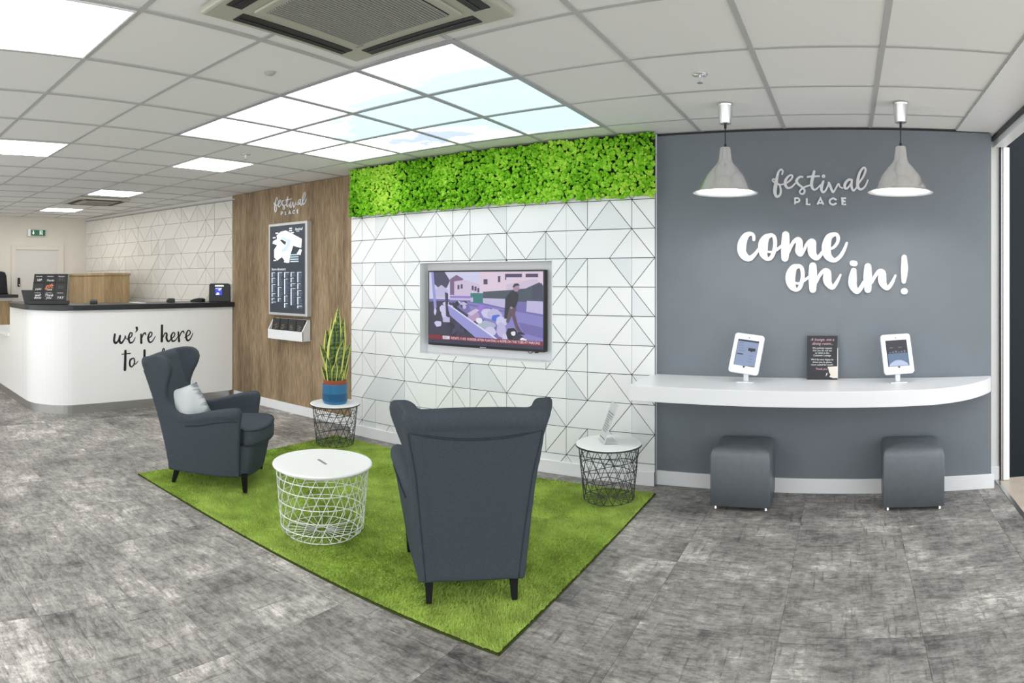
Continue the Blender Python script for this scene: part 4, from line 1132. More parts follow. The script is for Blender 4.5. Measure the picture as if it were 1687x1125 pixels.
    pl = [(-0.262, -0.24), (0.262, -0.24), (0.268, 0.252)] + [(0.298 * math.cos(a), 0.262 + 0.150 * math.sin(a) ** 0.8) for a in [PI * i / 14 for i in range(15)]] + [(-0.268, 0.252)]
    lay_ = [(0.312, 0.965), (0.33, 0.995), (0.38, 1.0), (0.415, 0.985), (0.432, 0.94)]
    vs, fs = [], []
    n = len(pl)
    for z, k in lay_:
        for x, y in pl: vs.append((x * k, (y - 0.05) * k + 0.05, z + 0.006 * clamp((y + 0.1) / 0.4)))
    for i in range(len(lay_) - 1):
        for k in range(n): fs.append((i * n + k, i * n + (k + 1) % n, (i + 1) * n + (k + 1) % n, (i + 1) * n + k))
    fs.append(list(range(n - 1, -1, -1))); fs.append([(len(lay_) - 1) * n + k for k in range(n)])
    se.add(vs, fs); bm_from(se, bm)
    bmesh.ops.recalc_face_normals(bm, faces=bm.faces[:])
    out['seat'] = voxel(bm, 0.009, 8)
    return out
def make_chair(label, loc, rz):
    t = thing('wing_chair', label, 'armchair', loc, rz, 'slate grey wing chairs on the green rug')
    ms = chair_meshes()
    for nm, key in (('upholstered_frame', 'frame'), ('front_apron', 'apron'), ('seat_cushion', 'seat')):
        ms[key].materials.clear(); ms[key].materials.append(M['fabric'])
        ms[key].name = nm
        link(nm, ms[key], t)
    # piping: round the back panel, along the arms, round the cushion
    def pipe(name, pts, r=0.0042, m='piping'):
        MB().tube(pts, r, 6).build(name, M[m], t, smooth=True, world=False)
    for sgn in (-1, 1):
        pipe('piping', [(sgn * (xout(-0.40, z) - 0.024), yrear(z) + 0.002, z) for z in [0.11 + 0.050 * i for i in range(15)]], 0.0048)
    xo = xout(-0.40, 0.80) - 0.026
    pipe('piping', spline([(u * xo, yrear(0.795 - 0.030 * (1 - u * u)) - 0.002, 0.815 - 0.034 * (1 - u * u)) for u in (-1, -0.66, -0.33, 0, 0.33, 0.66, 1)], 4), 0.0048)
    for sgn in (-1, 1):
        pipe('piping', spline([(sgn * (xout(y, z) + 0.0035), y, z) for y, z in ((0.232, 0.500), (0.16, 0.497), (0.05, 0.476), (-0.06, 0.448), (-0.16, 0.436))], 5), 0.0036)
    pl = [(0.262, 0.10), (0.266, 0.245)] + [(0.294 * math.cos(a), 0.262 + 0.147 * math.sin(a) ** 0.8) for a in [PI * i / 14 for i in range(0, 15)]] + [(-0.266, 0.245), (-0.262, 0.10)]
    pipe('piping', [(x, y, 0.425) for x, y in pl], 0.0045)
    pipe('piping', [(x, y - 0.004, 0.324) for x, y in pl], 0.0045)
    for (x, y, ty, tx) in ((0.285, 0.262, 0.006, 0.0), (-0.285, 0.262, 0.006, 0.0), (0.195, -0.245, -0.035, 0.0), (-0.195, -0.245, -0.035, 0.0)):
        b = MB()
        a, c = 0.021, 0.013
        vs = [(x - a, y - a, 0.125), (x + a, y - a, 0.125), (x + a, y + a, 0.125), (x - a, y + a, 0.125)]
        vs += [(x - c, y + ty - c, 0), (x + c, y + ty - c, 0), (x + c, y + ty + c, 0), (x - c, y + ty + c, 0)]
        b.add(vs, [(0, 1, 2, 3), (7, 6, 5, 4), (0, 4, 5, 1), (1, 5, 6, 2), (2, 6, 7, 3), (3, 7, 4, 0)])
        b.build('leg', M['leg'], t, world=False, bevel=0.003)
    return t
chair = make_chair('slate grey wing chair turned sideways with pale cushion on its seat', (-3.937, 2.598, RUGZ), math.radians(41.85 - 90))
copy_tree(chair, (-1.784, 2.624, RUGZ), math.radians(129 - 90), 'slate grey wing chair seen from behind, facing the television')

# scatter cushion on the first chair
def pillow():
    t = Matrix.Translation(Vector((-3.937, 2.598, RUGZ))) @ Matrix.Rotation(math.radians(41.85 - 90), 4, 'Z')
    n = 18
    vs, fs = [], []
    for side in (1, -1):
        for i in range(n + 1):
            for j in range(n + 1):
                u, v = -1 + 2 * i / n, -1 + 2 * j / n
                k = (1 - abs(u) ** 2.6) * (1 - abs(v) ** 2.6)
                pinch = 1 - 0.07 * (1 - abs(u) ** 2) * (abs(v) > 0.98) 
                th = 0.058 * max(0, k) ** 0.55
                wob = 0.006 * math.sin(5 * u + 2 * v) * k
                vs.append((u * 0.145 * (1 - 0.05 * (1 - v * v)), side * th * 0.85 + wob, v * 0.135 * (1 - 0.05 * (1 - u * u))))
    m = (n + 1) ** 2
    for i in range(n):
        for j in range(n):
            a = i * (n + 1) + j
            fs.append((a, a + 1, a + n + 2, a + n + 1)); fs.append((m + a, m + a + n + 1, m + a + n + 2, m + a + 1))
    R = t @ Matrix.Translation(Vector((0.085, -0.190, 0.555))) @ Matrix.Rotation(math.radians(-38), 4, 'Z') @ Matrix.Rotation(math.radians(33), 4, 'X') @ Matrix.Rotation(math.radians(10), 4, 'Y')
    mb = MB(); mb.add(vs, fs)
    me = mb.mesh('scatter_cushion', M['pillow'], True)
    bm = bmesh.new(); bm.from_mesh(me); bmesh.ops.remove_doubles(bm, verts=bm.verts[:], dist=0.0008); bmesh.ops.recalc_face_normals(bm, faces=bm.faces[:]); bm.to_mesh(me); bm.free()
    o = link('scatter_cushion', me, label='pale grey square scatter cushion propped in the sideways wing chair', cat='cushion')
    o.matrix_world = R
pillow()

# ------------------------------------------------------------------ wire tables
def round_top(t, r, z0, z1, m='wire_white'):
    return MB().lathe([(0.0, z0), (r - 0.012, z0), (r - 0.002, z0 + 0.004), (r, (z0 + z1) / 2), (r - 0.003, z1 - 0.002), (r - 0.008, z1), (0.0, z1)], 64).build('table_top', M[m], t, smooth=False, world=False)
def big_table():
    t = thing('basket_table', 'low round white wire basket table in the middle of the rug', 'coffee table', (-2.729, 2.526, RUGZ), 0.3)
    H, R1, R0 = 0.395, 0.272, 0.240
    round_top(t, 0.292, H - 0.012, H + 0.004)
    # finger slot
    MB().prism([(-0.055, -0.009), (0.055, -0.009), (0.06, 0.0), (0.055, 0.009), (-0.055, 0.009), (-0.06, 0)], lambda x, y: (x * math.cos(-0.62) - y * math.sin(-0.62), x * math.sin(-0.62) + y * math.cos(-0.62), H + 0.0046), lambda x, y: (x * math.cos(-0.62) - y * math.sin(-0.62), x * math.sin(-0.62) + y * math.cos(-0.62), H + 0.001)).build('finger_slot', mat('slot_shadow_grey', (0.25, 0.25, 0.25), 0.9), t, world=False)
    rad = lambda z: R0 + (R1 - R0) * clamp((z - 0.03) / (H - 0.03))
    def ring(name, z, r, rr=0.0032):
        MB().tube([(r * math.cos(2 * PI * i / 64), r * math.sin(2 * PI * i / 64), z) for i in range(64)], rr, 6, True).build(name, M['wire_white'], t, smooth=True, world=False)
    for z in (0.055, 0.125, 0.20, 0.275, 0.335, H - 0.018): ring('hoop', z, rad(z), 0.0027)
    ring('hoop', 0.0045, R0 - 0.03, 0.0028)
    ring('hub_ring', 0.0055, 0.035)
    wires = MB()
    n = 27
    for i in range(n):
        a0 = 2 * PI * i / n
        for tw in (-0.62,):
            pts = []
            for k in range(9):
                z = H - 0.018 - (H - 0.018 - 0.03) * k / 8
                a = a0 + tw * k / 8
                pts.append((rad(z) * math.cos(a), rad(z) * math.sin(a), z))
            a = a0 + tw * 1.03
            pts.append(((R0 - 0.03) * math.cos(a), (R0 - 0.03) * math.sin(a), 0.0045))
            wires.tube(pts, 0.0022, 5)
    wires.build('slanted_wires', M['wire_white'], t, smooth=True, world=False)
    sp = MB()
    for i in range(24):
        a = 2 * PI * i / 24
        sp.tube([(0.035 * math.cos(a), 0.035 * math.sin(a), 0.005), ((R0 - 0.03) * math.cos(a), (R0 - 0.03) * math.sin(a), 0.005)], 0.0022, 5)
    sp.build('base_spokes', M['wire_white'], t, smooth=True, world=False)
big_table()

def side_table(label, loc, top_z):
    t = thing('basket_side_table', label, 'side table', loc, 0.0, 'dark wire basket side tables with white tops')
    H, R1, R0 = top_z, 0.205, 0.168
    round_top(t, 0.222, H - 0.010, H)
    MB().lathe([(0.214, H - 0.018), (0.223, H - 0.016), (0.223, H - 0.0105), (0.214, H - 0.0105)], 64).build('rim', M['wire_dark'], t, world=False)
    rad = lambda z: R0 + (R1 - R0) * clamp(z / H)
    levels = [0.006, 0.075, 0.15, 0.215, 0.28, H - 0.014]
    n = 18
    P = lambda lv, i: (rad(levels[lv]) * math.cos(2 * PI * (i + 0.5 * (lv % 2)) / n), rad(levels[lv]) * math.sin(2 * PI * (i + 0.5 * (lv % 2)) / n), levels[lv])
    for lv, z in enumerate(levels):
        wav = 0.010 if 0 < lv < len(levels) - 1 else 0.0
        MB().tube([(rad(z) * math.cos(2 * PI * k / 72), rad(z) * math.sin(2 * PI * k / 72), z + wav * math.sin(2 * PI * k / 72 * 3 + lv * 1.7)) for k in range(72)], 0.0026, 5, True).build('hoop', M['wire_dark'], t, smooth=True, world=False)
    wires = MB()
    for lv in range(len(levels) - 1):
        for i in range(n):
            a = P(lv, i)
            if lv % 2 == 0: nb = (P(lv + 1, i), P(lv + 1, i - 1))
            else: nb = (P(lv + 1, i), P(lv + 1, i + 1))
            for b in nb: wires.tube([a, b], 0.0021, 5)
    wires.build('triangle_wires', M['wire_dark'], t, smooth=True, world=False)
    sp = MB()
    for i in range(n): sp.tube([(0.03 * math.cos(2 * PI * i / n), 0.03 * math.sin(2 * PI * i / n), 0.005), (R0 * math.cos(2 * PI * i / n), R0 * math.sin(2 * PI * i / n), 0.005)], 0.0018, 5)
    sp.build('base_spokes', M['wire_dark'], t, smooth=True, world=False)
    return t
S1 = (-4.105, 3.955, RUGZ); S2 = (-1.561, 3.974, RUGZ)
side_table('dark wire side table with a white top holding the potted snake plant', S1, 0.362)
side_table('dark wire side table with a white top below the white shelf end', S2, 0.372)

# ------------------------------------------------------------------ snake plant
def plant():
    bx, by, bz = S1[0], S1[1], RUGZ + 0.362
    t = thing('snake_plant', 'snake plant with yellow edged leaves in a blue banded pot', 'potted plant', (bx, by, bz), 0)
    r = 0.112
    MB().lathe([(0.0, 0.0), (r * 0.90, 0.0), (r * 0.95, 0.012), (r * 0.97, 0.022)], 48).build('pot_foot', M['blue_pot'], t, smooth=False, world=False)
    MB().lathe([(r * 0.972, 0.022), (r, 0.028), (r, 0.092)], 48).build('pot_band', M['blue_pot2'], t, world=False)
    MB().lathe([(r, 0.092), (r, 0.168), (r * 0.985, 0.172), (r * 0.93, 0.172), (r * 0.93, 0.12)], 48).build('outer_pot', M['blue_pot'], t, world=False)
    MB().lathe([(r * 0.80, 0.10), (r * 0.90, 0.172), (r * 0.915, 0.206), (r * 0.83, 0.208), (r * 0.81, 0.185), (0.0, 0.185)], 48).build('inner_pot', M['terracotta'], t, world=False)
    MB().lathe([(r * 0.81, 0.1862), (r * 0.4, 0.193), (0.0, 0.195)], 32).build('soil', M['soil'], t, world=False)
    m, nt, p = nodes_of('variegated_leaf')
    uv = N(nt, 'ShaderNodeUVMap'); uv.uv_map = 'UVMap'
    sx = N(nt, 'ShaderNodeSeparateXYZ'); nt.links.new(uv.outputs[0], sx.inputs[0])
    ab = N(nt, 'ShaderNodeMath'); ab.operation = 'SUBTRACT'; ab.inputs[1].default_value = 0.5; nt.links.new(sx.outputs[0], ab.inputs[0])
    a2 = N(nt, 'ShaderNodeMath'); a2.operation = 'ABSOLUTE'; nt.links.new(ab.outputs[0], a2.inputs[0])
    e1 = N(nt, 'ShaderNodeValToRGB'); e1.color_ramp.elements[0].position = 0.30; e1.color_ramp.elements[1].position = 0.345
    nt.links.new(a2.outputs[0], e1.inputs[0])
    mp = N(nt, 'ShaderNodeMapping'); mp.inputs['Scale'].default_value = (1.5, 26, 1); nt.links.new(uv.outputs[0], mp.inputs[0])
    no = N(nt, 'ShaderNodeTexNoise'); no.inputs['Scale'].default_value = 1.4; no.inputs['Detail'].default_value = 3; nt.links.new(mp.outputs[0], no.inputs['Vector'])
    rp = N(nt, 'ShaderNodeValToRGB'); rp.color_ramp.elements[0].position = 0.42; rp.color_ramp.elements[1].position = 0.60
    rp.color_ramp.elements[0].color = (*srgb(34, 58, 24), 1); rp.color_ramp.elements[1].color = (*srgb(112, 134, 62), 1)
    nt.links.new(no.outputs[0], rp.inputs[0])
    mx = N(nt, 'ShaderNodeMix'); mx.data_type = 'RGBA'; nt.links.new(e1.outputs[0], mx.inputs[0]); nt.links.new(rp.outputs[0], mx.inputs[6]); mx.inputs[7].default_value = (*srgb(214, 214, 112), 1)
    nt.links.new(mx.outputs[2], p.inputs['Base Color']); p.inputs['Roughness'].default_value = 0.45
    def leaf(x, y, h, w, lean, ldir, face, twist):
        n = 14
        vs, fs, uvs = [], [], []
        for i in range(n + 1):
            s = i / n
            ww = w * (0.55 + 0.62 * math.sin(PI * min(1, s * 0.62 + 0.16))) * (1 - max(0, (s - 0.62) / 0.38) ** 1.7) + 0.0008
            cx = x + lean * s ** 1.8 * math.cos(ldir) ; cy = y + lean * s ** 1.8 * math.sin(ldir); cz = 0.175 + h * s
            a = face + twist * s
            for k in range(5):
                u = -1 + k / 2
                fold = 0.30 * w * (abs(u) ** 1.5) * (1 - 0.6 * s)
                vs.append((cx + u * ww / 2 * math.cos(a) - fold * math.sin(a), cy + u * ww / 2 * math.sin(a) + fold * math.cos(a), cz))
                uvs.append(((u + 1) / 2, s * h))
        for i in range(n):
            for k in range(4):
                o = i * 5 + k
                fs.append((o, o + 1, o + 6, o + 5))
        mb = MB(); mb.add(vs, fs)
        me = mb.mesh('leaf', m, True)
        lay = me.uv_layers.new(name='UVMap')
        for l in me.loops: lay.data[l.index].uv = uvs[l.vertex_index]
        o = link('leaf', me, t)
        so = o.modifiers.new('thickness', 'SOLIDIFY'); so.thickness = 0.003
    vx, vy = math.cos(0.72), math.sin(0.72)           # direction that reads left to right in the view
    rr = random.Random(11)
    spec = [(-0.035, 0.00, 0.36, 0.040, 0.10, PI, 0.2), (-0.05, 0.02, 0.50, 0.048, 0.02, PI, 0.1), (-0.022, -0.03, 0.55, 0.062, 0.03, 0.3, 0.25), (0.00, 0.02, 0.66, 0.056, 0.01, 0.5, -0.2),
            (0.012, -0.01, 0.70, 0.052, 0.02, 0.0, 0.3), (0.03, 0.03, 0.60, 0.058, 0.04, 0.2, -0.3), (0.02, -0.04, 0.40, 0.050, 0.06, 0.2, 0.4), (0.045, 0.0, 0.52, 0.050, 0.025, 0.0, 0.2),
            (0.055, -0.02, 0.38, 0.036, 0.085, 0.0, -0.2), (-0.06, -0.02, 0.16, 0.026, 0.05, PI, 0.2), (0.062, 0.02, 0.17, 0.028, 0.05, 0.1, 0.1), (-0.005, -0.055, 0.20, 0.036, 0.02, 0.2, 0.2),
            (0.04, -0.05, 0.13, 0.026, 0.04, 0.0, 0.3), (-0.035, -0.05, 0.24, 0.034, 0.03, 2.6, 0.1), (-0.02, 0.05, 0.58, 0.045, 0.02, 2.0, 0.5)]
    for (u, d, h, w, ln, ld, tw) in spec:
        # u runs left to right as seen from the entrance, d away from it
        x = u * vx - d * vy; y = u * vy + d * vx
        leaf(x * 1.15, y * 1.15, h, w * 1.35, ln, 0.72 + ld, 0.72 + rr.uniform(-0.5, 0.5), tw)
plant()

# acrylic sign on the second side table
def table_sign():
    z = RUGZ + 0.372
    t = thing('table_sign', 'leaning clear acrylic sign holder with a printed sheet on the side table', 'sign holder', (-1.60, 3.97, z))
    a = Vector((-1.655, 4.035, z + 0.004)); b = Vector((-1.565, 3.905, z + 0.004))
    top = Vector((0.085, 0.03, 0.255))
    n = (b - a).cross(top).normalized()
    P = lambda u, v, d=0.0: tuple(a + (b - a) * u + top * v + n * d)
    ac = mat('clear_grey_acrylic', (0.62, 0.64, 0.65), 0.2)
    MB().prism([(0, 0), (1, 0), (1, 1), (0, 1)], lambda u, v: P(u, v, 0.0), lambda u, v: P(u, v, 0.004)).build('sheet', ac, t)
    MB().prism([(0, 0), (1, 0), (1, 1), (0, 1)], lambda u, v: tuple(a + (b - a) * u + Vector((0.075, 0.05, -0.001)) * v), lambda u, v: tuple(a + (b - a) * u + Vector((0.075, 0.05, 0.003)) * v)).build('foot', ac, t)
    pr = MB()
    s = -1 if n.dot(Vector((0, 0, EYE)) - a) < 0 else 1
    dd = 0.0055 if s > 0 else -0.0015
    def bar(u0, u1, v0, v1, mi): pr.prism([(u0, v0), (u1, v0), (u1, v1), (u0, v1)], lambda u, v: P(u, v, dd), lambda u, v: P(u, v, dd - 0.001), mi)
    bar(0.06, 0.94, 0.735, 0.75, 0); bar(0.06, 0.94, 0.085, 0.10, 0)
    rr = random.Random(2)
    for i in range(8):
        v = 0.66 - i * 0.058
        bar(0.12, rr.uniform(0.6, 0.9), v, v + 0.026, 1)
    pr.build('print', [M['black'], mat('grey_ink', (0.28, 0.28, 0.29), 0.7)], t)
table_sign()

# ------------------------------------------------------------------ stools
def stool(x0, x1, y0, y1, h, rz, label):
    cx, cy = (x0 + x1) / 2, (y0 + y1) / 2
    w, d = (x1 - x0) / 2, (y1 - y0) / 2
    t = thing('cube_stool', label, 'stool', (cx, cy, 0), rz, 'grey upholstered cube stools under the shelf')
    vs, fs = [], []
    prof = [(0.028, 1.0, 0.0), (h - 0.05, 1.0, 0.0), (h - 0.026, 0.995, 0.004), (h - 0.010, 0.965, 0.013), (h, 0.90, 0.034)]
    def ringp(a, b, r, n=5):
        out = []
        for sx, sy, st in ((1, -1, -PI / 2), (1, 1, 0), (-1, 1, PI / 2), (-1, -1, PI)):
            for i in range(n):
                an = st + PI / 2 * i / (n - 1)
                out.append((sx * (a - r) + r * math.cos(an), sy * (b - r) + r * math.sin(an)))
        return out
    m = 20
    for z, k, ins in prof:
        for x, y in ringp(w - ins, d - ins, 0.012 + ins * 0.2): vs.append((x, y, z + (0.012 * (1 - (x / w) ** 2) * (1 - (y / d) ** 2) if z == h else 0)))
    for i in range(len(prof) - 1):
        for k in range(m): fs.append((i * m + k, i * m + (k + 1) % m, (i + 1) * m + (k + 1) % m, (i + 1) * m + k))
    fs.append(list(range(m - 1, -1, -1)))
    o = len(vs); vs.append((0, 0, h + 0.012))
    for k in range(m): fs.append(((len(prof) - 1) * m + k, (len(prof) - 1) * m + (k + 1) % m, o))
    mb = MB(); mb.add(vs, fs)
    mb.build('upholstered_cube', M['stool'], t, smooth=True, world=False)
    for sx in (-1, 1):
        for sy in (-1, 1):
            MB().lathe([(0.0, 0.0), (0.011, 0.0), (0.013, 0.005), (0.009, 0.010), (0.009, 0.03)], 16, (sx * (w - 0.03), sy * (d - 0.03), 0)).build('foot', M['chrome'], t, smooth=True, world=False)
    for sx in (-1, 1):
        MB().tube([(sx * (w - 0.006), -d + 0.005, z) for z in (0.035, 0.2, h - 0.045)], 0.003, 6).build('seam', M['stool'], t, world=False)
stool(-0.885, -0.497, 4.02, 4.41, 0.395, 0.03, 'cube stool under the shelf below the tilted left tablet')
stool(0.232, 0.628, 4.06, 4.42, 0.40, -0.02, 'cube stool under the shelf, nearest the doorway')

# ------------------------------------------------------------------ shelf
t = thing('wall_shelf', 'long white floating shelf with rounded end on the grey wall', 'shelf', (-0.2, 4.3, 0.70))
front = [(-1.395, 3.90)] + [(-0.6, 3.885), (0.0, 3.895)] + spline([(0.30, 3.915), (0.55, 3.955), (0.74, 4.05), (0.88, 4.18), (0.985, 4.33), (1.012, 4.428)], 5)
poly = front + [(-1.364, 4.428), (-1.364, YW - 0.006), (-1.395, YW - 0.006)]
MB().prism(poly[::-1], lambda x, y: (x, y, 0.70), lambda x, y: (x, y, 0.80)).build('shelf_body', M['white'], t, bevel=0.003)

def tablet(x, y, rz, label, dark):
    z = 0.80
    t = thing('tablet_kiosk', label, 'tablet', (x, y, z), rz, 'tablets in white kiosk stands on the shelf')
    MB().prism([(-0.055, -0.045), (0.055, -0.045), (0.055, 0.045), (-0.055, 0.045)], lambda u, v: (u, v, 0.0), lambda u, v: (u, v, 0.006)).build('base_plate', M['white'], t, world=False, bevel=0.002)
    MB().box(-0.016, 0.016, -0.012, 0.012, 0.006, 0.10).build('stem', M['white'], t, world=False, bevel=0.003)
    A = math.radians(20)
    W, H = 0.206, 0.272
    P = lambda u, v, d=0.0: (u, -0.045 + v * math.sin(A) + d * math.cos(A), 0.062 + v * math.cos(A) - d * math.sin(A))
    def rr(w, h, r, cx=0, cy=0, n=5):
        out = []
        for sx, sy, st in ((1, -1, -PI / 2), (1, 1, 0), (-1, 1, PI / 2), (-1, -1, PI)):
            for i in range(n):
                an = st + PI / 2 * i / (n - 1)
                out.append((cx + sx * (w / 2 - r) + r * math.cos(an), cy + sy * (h / 2 - r) + r * math.sin(an)))
        return out
    MB().prism(rr(W, H, 0.02, 0, H / 2), lambda u, v: P(u, v, 0), lambda u, v: P(u, v, 0.024)).build('case', M['white'], t, world=False, bevel=0.004)
    sw, sh = 0.146, 0.178
    scr = MB().prism(rr(sw, sh, 0.002, 0, H / 2 + 0.004), lambda u, v: P(u, v, -0.0012), lambda u, v: P(u, v, 0.001)).build('screen', emat('tablet_screen_dark' if dark else 'tablet_screen_blue', srgb(24, 27, 40) if dark else srgb(124, 139, 168), 0.9), t, world=False)
    pr = MB()
    def rect(u0, u1, v0, v1, mi, e=0.0): pr.prism([(u0, v0), (u1, v0), (u1, v1), (u0, v1)], lambda u, v: P(u, v, -0.0018 - e), lambda u, v: P(u, v, -0.0011), mi)
    b, c = H / 2 + 0.004 - sh / 2, sw / 2
    if dark:
        rect(-c + 0.006, c - 0.004, b + 0.002, b + 0.088, 0)
        pr.prism([(-c + 0.006, b + 0.002)] + [(x, b + 0.002 + 0.040 * (1 - (x / 0.075) ** 2)) for x in [-0.06 + 0.01 * i for i in range(13)]] + [(c - 0.006, b + 0.002)], lambda u, v: P(u, v, -0.0024), lambda u, v: P(u, v, -0.0011), 1)
        for q in range(6): rect(-0.055 + 0.02 * q, -0.043 + 0.02 * q, b + 0.092, b + 0.098 + 0.004 * (q % 3), 2)
        for q in ((-0.05, -0.025), (0.01, 0.035)): rect(q[0], q[1], b + 0.125, b + 0.13, 2)
        cols = [emat('screen_steel_blue', srgb(84, 108, 138), 0.9), emat('screen_pale', srgb(172, 184, 212), 0.9), emat('screen_grey', srgb(110, 110, 118), 0.8)]
    else:
        rect(-c + 0.001, c - 0.001, b + sh - 0.012, b + sh - 0.001, 1)
        rect(-c + 0.002, -c + 0.004, b + 0.002, b + sh - 0.012, 1)
        rect(0.008, 0.058, b + 0.105, b + 0.125, 1)
        pr.prism([(0.022, b + 0.105), (0.044, b + 0.105), (0.033, b + 0.097)], lambda u, v: P(u, v, -0.002), lambda u, v: P(u, v, -0.0011), 1)
        rect(-0.064, -0.022, b + 0.074, b + 0.081, 1); rect(0.03, c - 0.002, b + 0.001, b + 0.005, 1)
        for q in range(4): rect(-0.06, -0.015 - 0.006 * q, b + 0.10 + 0.017 * q, b + 0.104 + 0.017 * q, 2)
        for q in range(3): rect(0.02, 0.05, b + 0.03 + 0.02 * q, b + 0.033 + 0.02 * q, 2)
        cols = [emat('screen_blue', srgb(120, 135, 165), 0.9), emat('screen_ink', srgb(22, 32, 52), 0.9), emat('screen_text', srgb(92, 108, 140), 0.9)]
    pr.build('screen_picture', cols, scr, world=False)
    MB().prism([(-0.008, H / 2 + 0.004 - sh / 2 - 0.001), (0.008, H / 2 + 0.004 - sh / 2 - 0.001), (0.004, H / 2 - sh / 2 - 0.008), (-0.004, H / 2 - sh / 2 - 0.008)], lambda u, v: P(u, v, -0.001), lambda u, v: P(u, v, 0.001)).build('home_notch', M['black'], t, world=False)
    MB().prism([(0.004 * math.cos(i), 0.245 + 0.004 * math.sin(i)) for i in [PI / 4 * k for k in range(8)]], lambda u, v: P(u, v, -0.001), lambda u, v: P(u, v, 0.001)).build('camera_hole', M['black'], t, world=False)
tablet(-0.675, 4.215, math.radians(-4), 'tablet in a white stand leaning right, pale blue page on screen', False)
tablet(0.335, 4.245, math.radians(9), 'tablet in a white stand near the doorway, dark page on screen', True)
# the left tablet is turned a little in its clamp
def roll_parts(x, deg):
    for o in bpy.data.objects:
        if o.name.startswith('tablet_kiosk') and abs(o.location.x - x) < 0.02:
            for c in o.children:
                if c.name.split('.')[0] in ('case', 'screen', 'home_notch', 'camera_hole'):
                    piv = Vector((0, -0.02, 0.19))
                    ax = Vector((0, -math.cos(math.radians(20)), math.sin(math.radians(20))))
                    c.matrix_basis = Matrix.Translation(piv) @ Matrix.Rotation(math.radians(deg), 4, ax) @ Matrix.Translation(-piv)
roll_parts(-0.675, -6.5)
roll_parts(0.335, 2.5)

# notice on the shelf
def notice():
    t = thing('notice_board', 'small black notice with white and pink writing leaning on the shelf', 'notice', (-0.175, 4.36, 0.80))
    W, H = 0.208, 0.295
    P = lambda u, v, d=0.0: (-0.173 + u, 4.355 + 0.05 * v / H + d, 0.8005 + v)
    MB().prism([(-W / 2, 0), (W / 2, 0), (W / 2, H), (-W / 2, H)], lambda u, v: P(u, v, 0), lambda u, v: P(u, v, 0.008)).build('board', mat('charcoal_board', srgb(34, 38, 44), 0.5), t)
    e = MB().prism([(W / 2, 0.01), (W / 2 + 0.004, 0.01), (W / 2 + 0.004, H * 0.72), (W / 2, H * 0.72)], lambda u, v: P(u, v, -0.001), lambda u, v: P(u, v, 0.008)); e.build('edge_strip', M['white'], t)
    pr = MB()
    pl = lambda u, v: P(u, v, -0.0012)
    text_on(pr, 'A lounge, not a', 0.026, pl, 1, 'CENTER', 0.35, at=(0.0, 0.262))
    text_on(pr, 'dining room...', 0.026, pl, 1, 'CENTER', 0.35, at=(0.0, 0.235))
    for i, s in enumerate(('We politely request', 'that you do not eat', 'or drink in the', 'Customer Lounge.')): text_on(pr, s, 0.0165, pl, 0, 'CENTER', at=(0.0, 0.207 - 0.0165 * i))
    for i, s in enumerate(("We'd be very happy to", 'direct you to places', 'more suited for lunch!')): text_on(pr, s, 0.0165, pl, 0, 'CENTER', at=(0.0, 0.130 - 0.0175 * i))
    text_on(pr, 'Thank you', 0.019, pl, 1, 'CENTER', at=(-0.004, 0.066))
    text_on(pr, 'F', 0.030, pl, 0, 'CENTER', 0.2, at=(0.030, 0.024))
    pr.build('writing', [mat('white_ink', (0.85, 0.85, 0.85), 0.7), mat('pink_ink', srgb(226, 176, 186), 0.7)], t)
    MB().prism([(0.036, 0.086), (0.104, 0.090), (0.104, 0.012), (0.078, 0.010), (0.050, 0.020), (0.058, 0.034), (0.048, 0.05), (0.044, 0.07)][::-1], lambda u, v: P(u, v, -0.0022), lambda u, v: P(u, v, -0.0014)).build('torn_paper', mat('cream_paper', srgb(226, 219, 208), 0.9), t)
notice()

# ------------------------------------------------------------------ pendant lamps
def pendant(x, y, label):
    t = thing('pendant_lamp', label, 'pendant lamp', (x, y, HC), 0, 'brushed metal pendant lamps above the shelf')
    c = (x, y, 0)
    MB().lathe([(0.0, HC - 0.005), (0.050, HC - 0.005), (0.048, HC - 0.012), (0.035, HC - 0.115), (0.030, HC - 0.118), (0.0, HC - 0.118)], 32, c).build('ceiling_cup', M['alu'], t, smooth=False)
    cb = MB().tube([(x, y, HC - 0.115), (x, y, HC - 0.145)], 0.008, 10); cb.tube([(x, y, 2.30), (x, y, 2.272)], 0.008, 10)
    cb.tube([(x, y, HC - 0.14), (x, y, 2.29)], 0.0035, 8)
    cb.build('cord', M['black'], t)
    MB().lathe([(0.0, 2.282), (0.030, 2.280), (0.033, 2.272), (0.044, 2.198), (0.046, 2.194)], 40, c).build('neck', M['alu'], t, smooth=True)
    prof = spline([(0.046, 2.194), (0.053, 2.182), (0.082, 2.150), (0.120, 2.105), (0.148, 2.055), (0.163, 2.022)], 5)
    MB().lathe([(r, z) for r, z in prof] + [(0.196, 2.008), (0.197, 2.005)], 64, c).build('shade', M['alu'], t, smooth=True)
    inn = [(0.197, 2.005), (0.194, 2.005), (0.160, 2.019)] + [(r - 0.004, z - 0.002) for r, z in prof[::-1][1:]] + [(0.0, 2.185)]
    MB().lathe(inn, 64, c).build('shade_lining', mat('white_enamel', (0.90, 0.91, 0.93), 0.4), t, smooth=True)
    MB().lathe([(0.0, 2.055), (0.018, 2.058), (0.03, 2.07), (0.034, 2.088), (0.03, 2.105), (0.02, 2.125), (0.014, 2.15), (0.014, 2.18)], 24, c).build('bulb', emat('lit_bulb', (1.0, 0.97, 0.92), 110.0), t, smooth=True)
pendant(-0.731, 3.77, 'brushed metal pendant lamp left of the silver wall logo')
pendant(0.318, 3.80, 'brushed metal pendant lamp right of the silver wall logo')

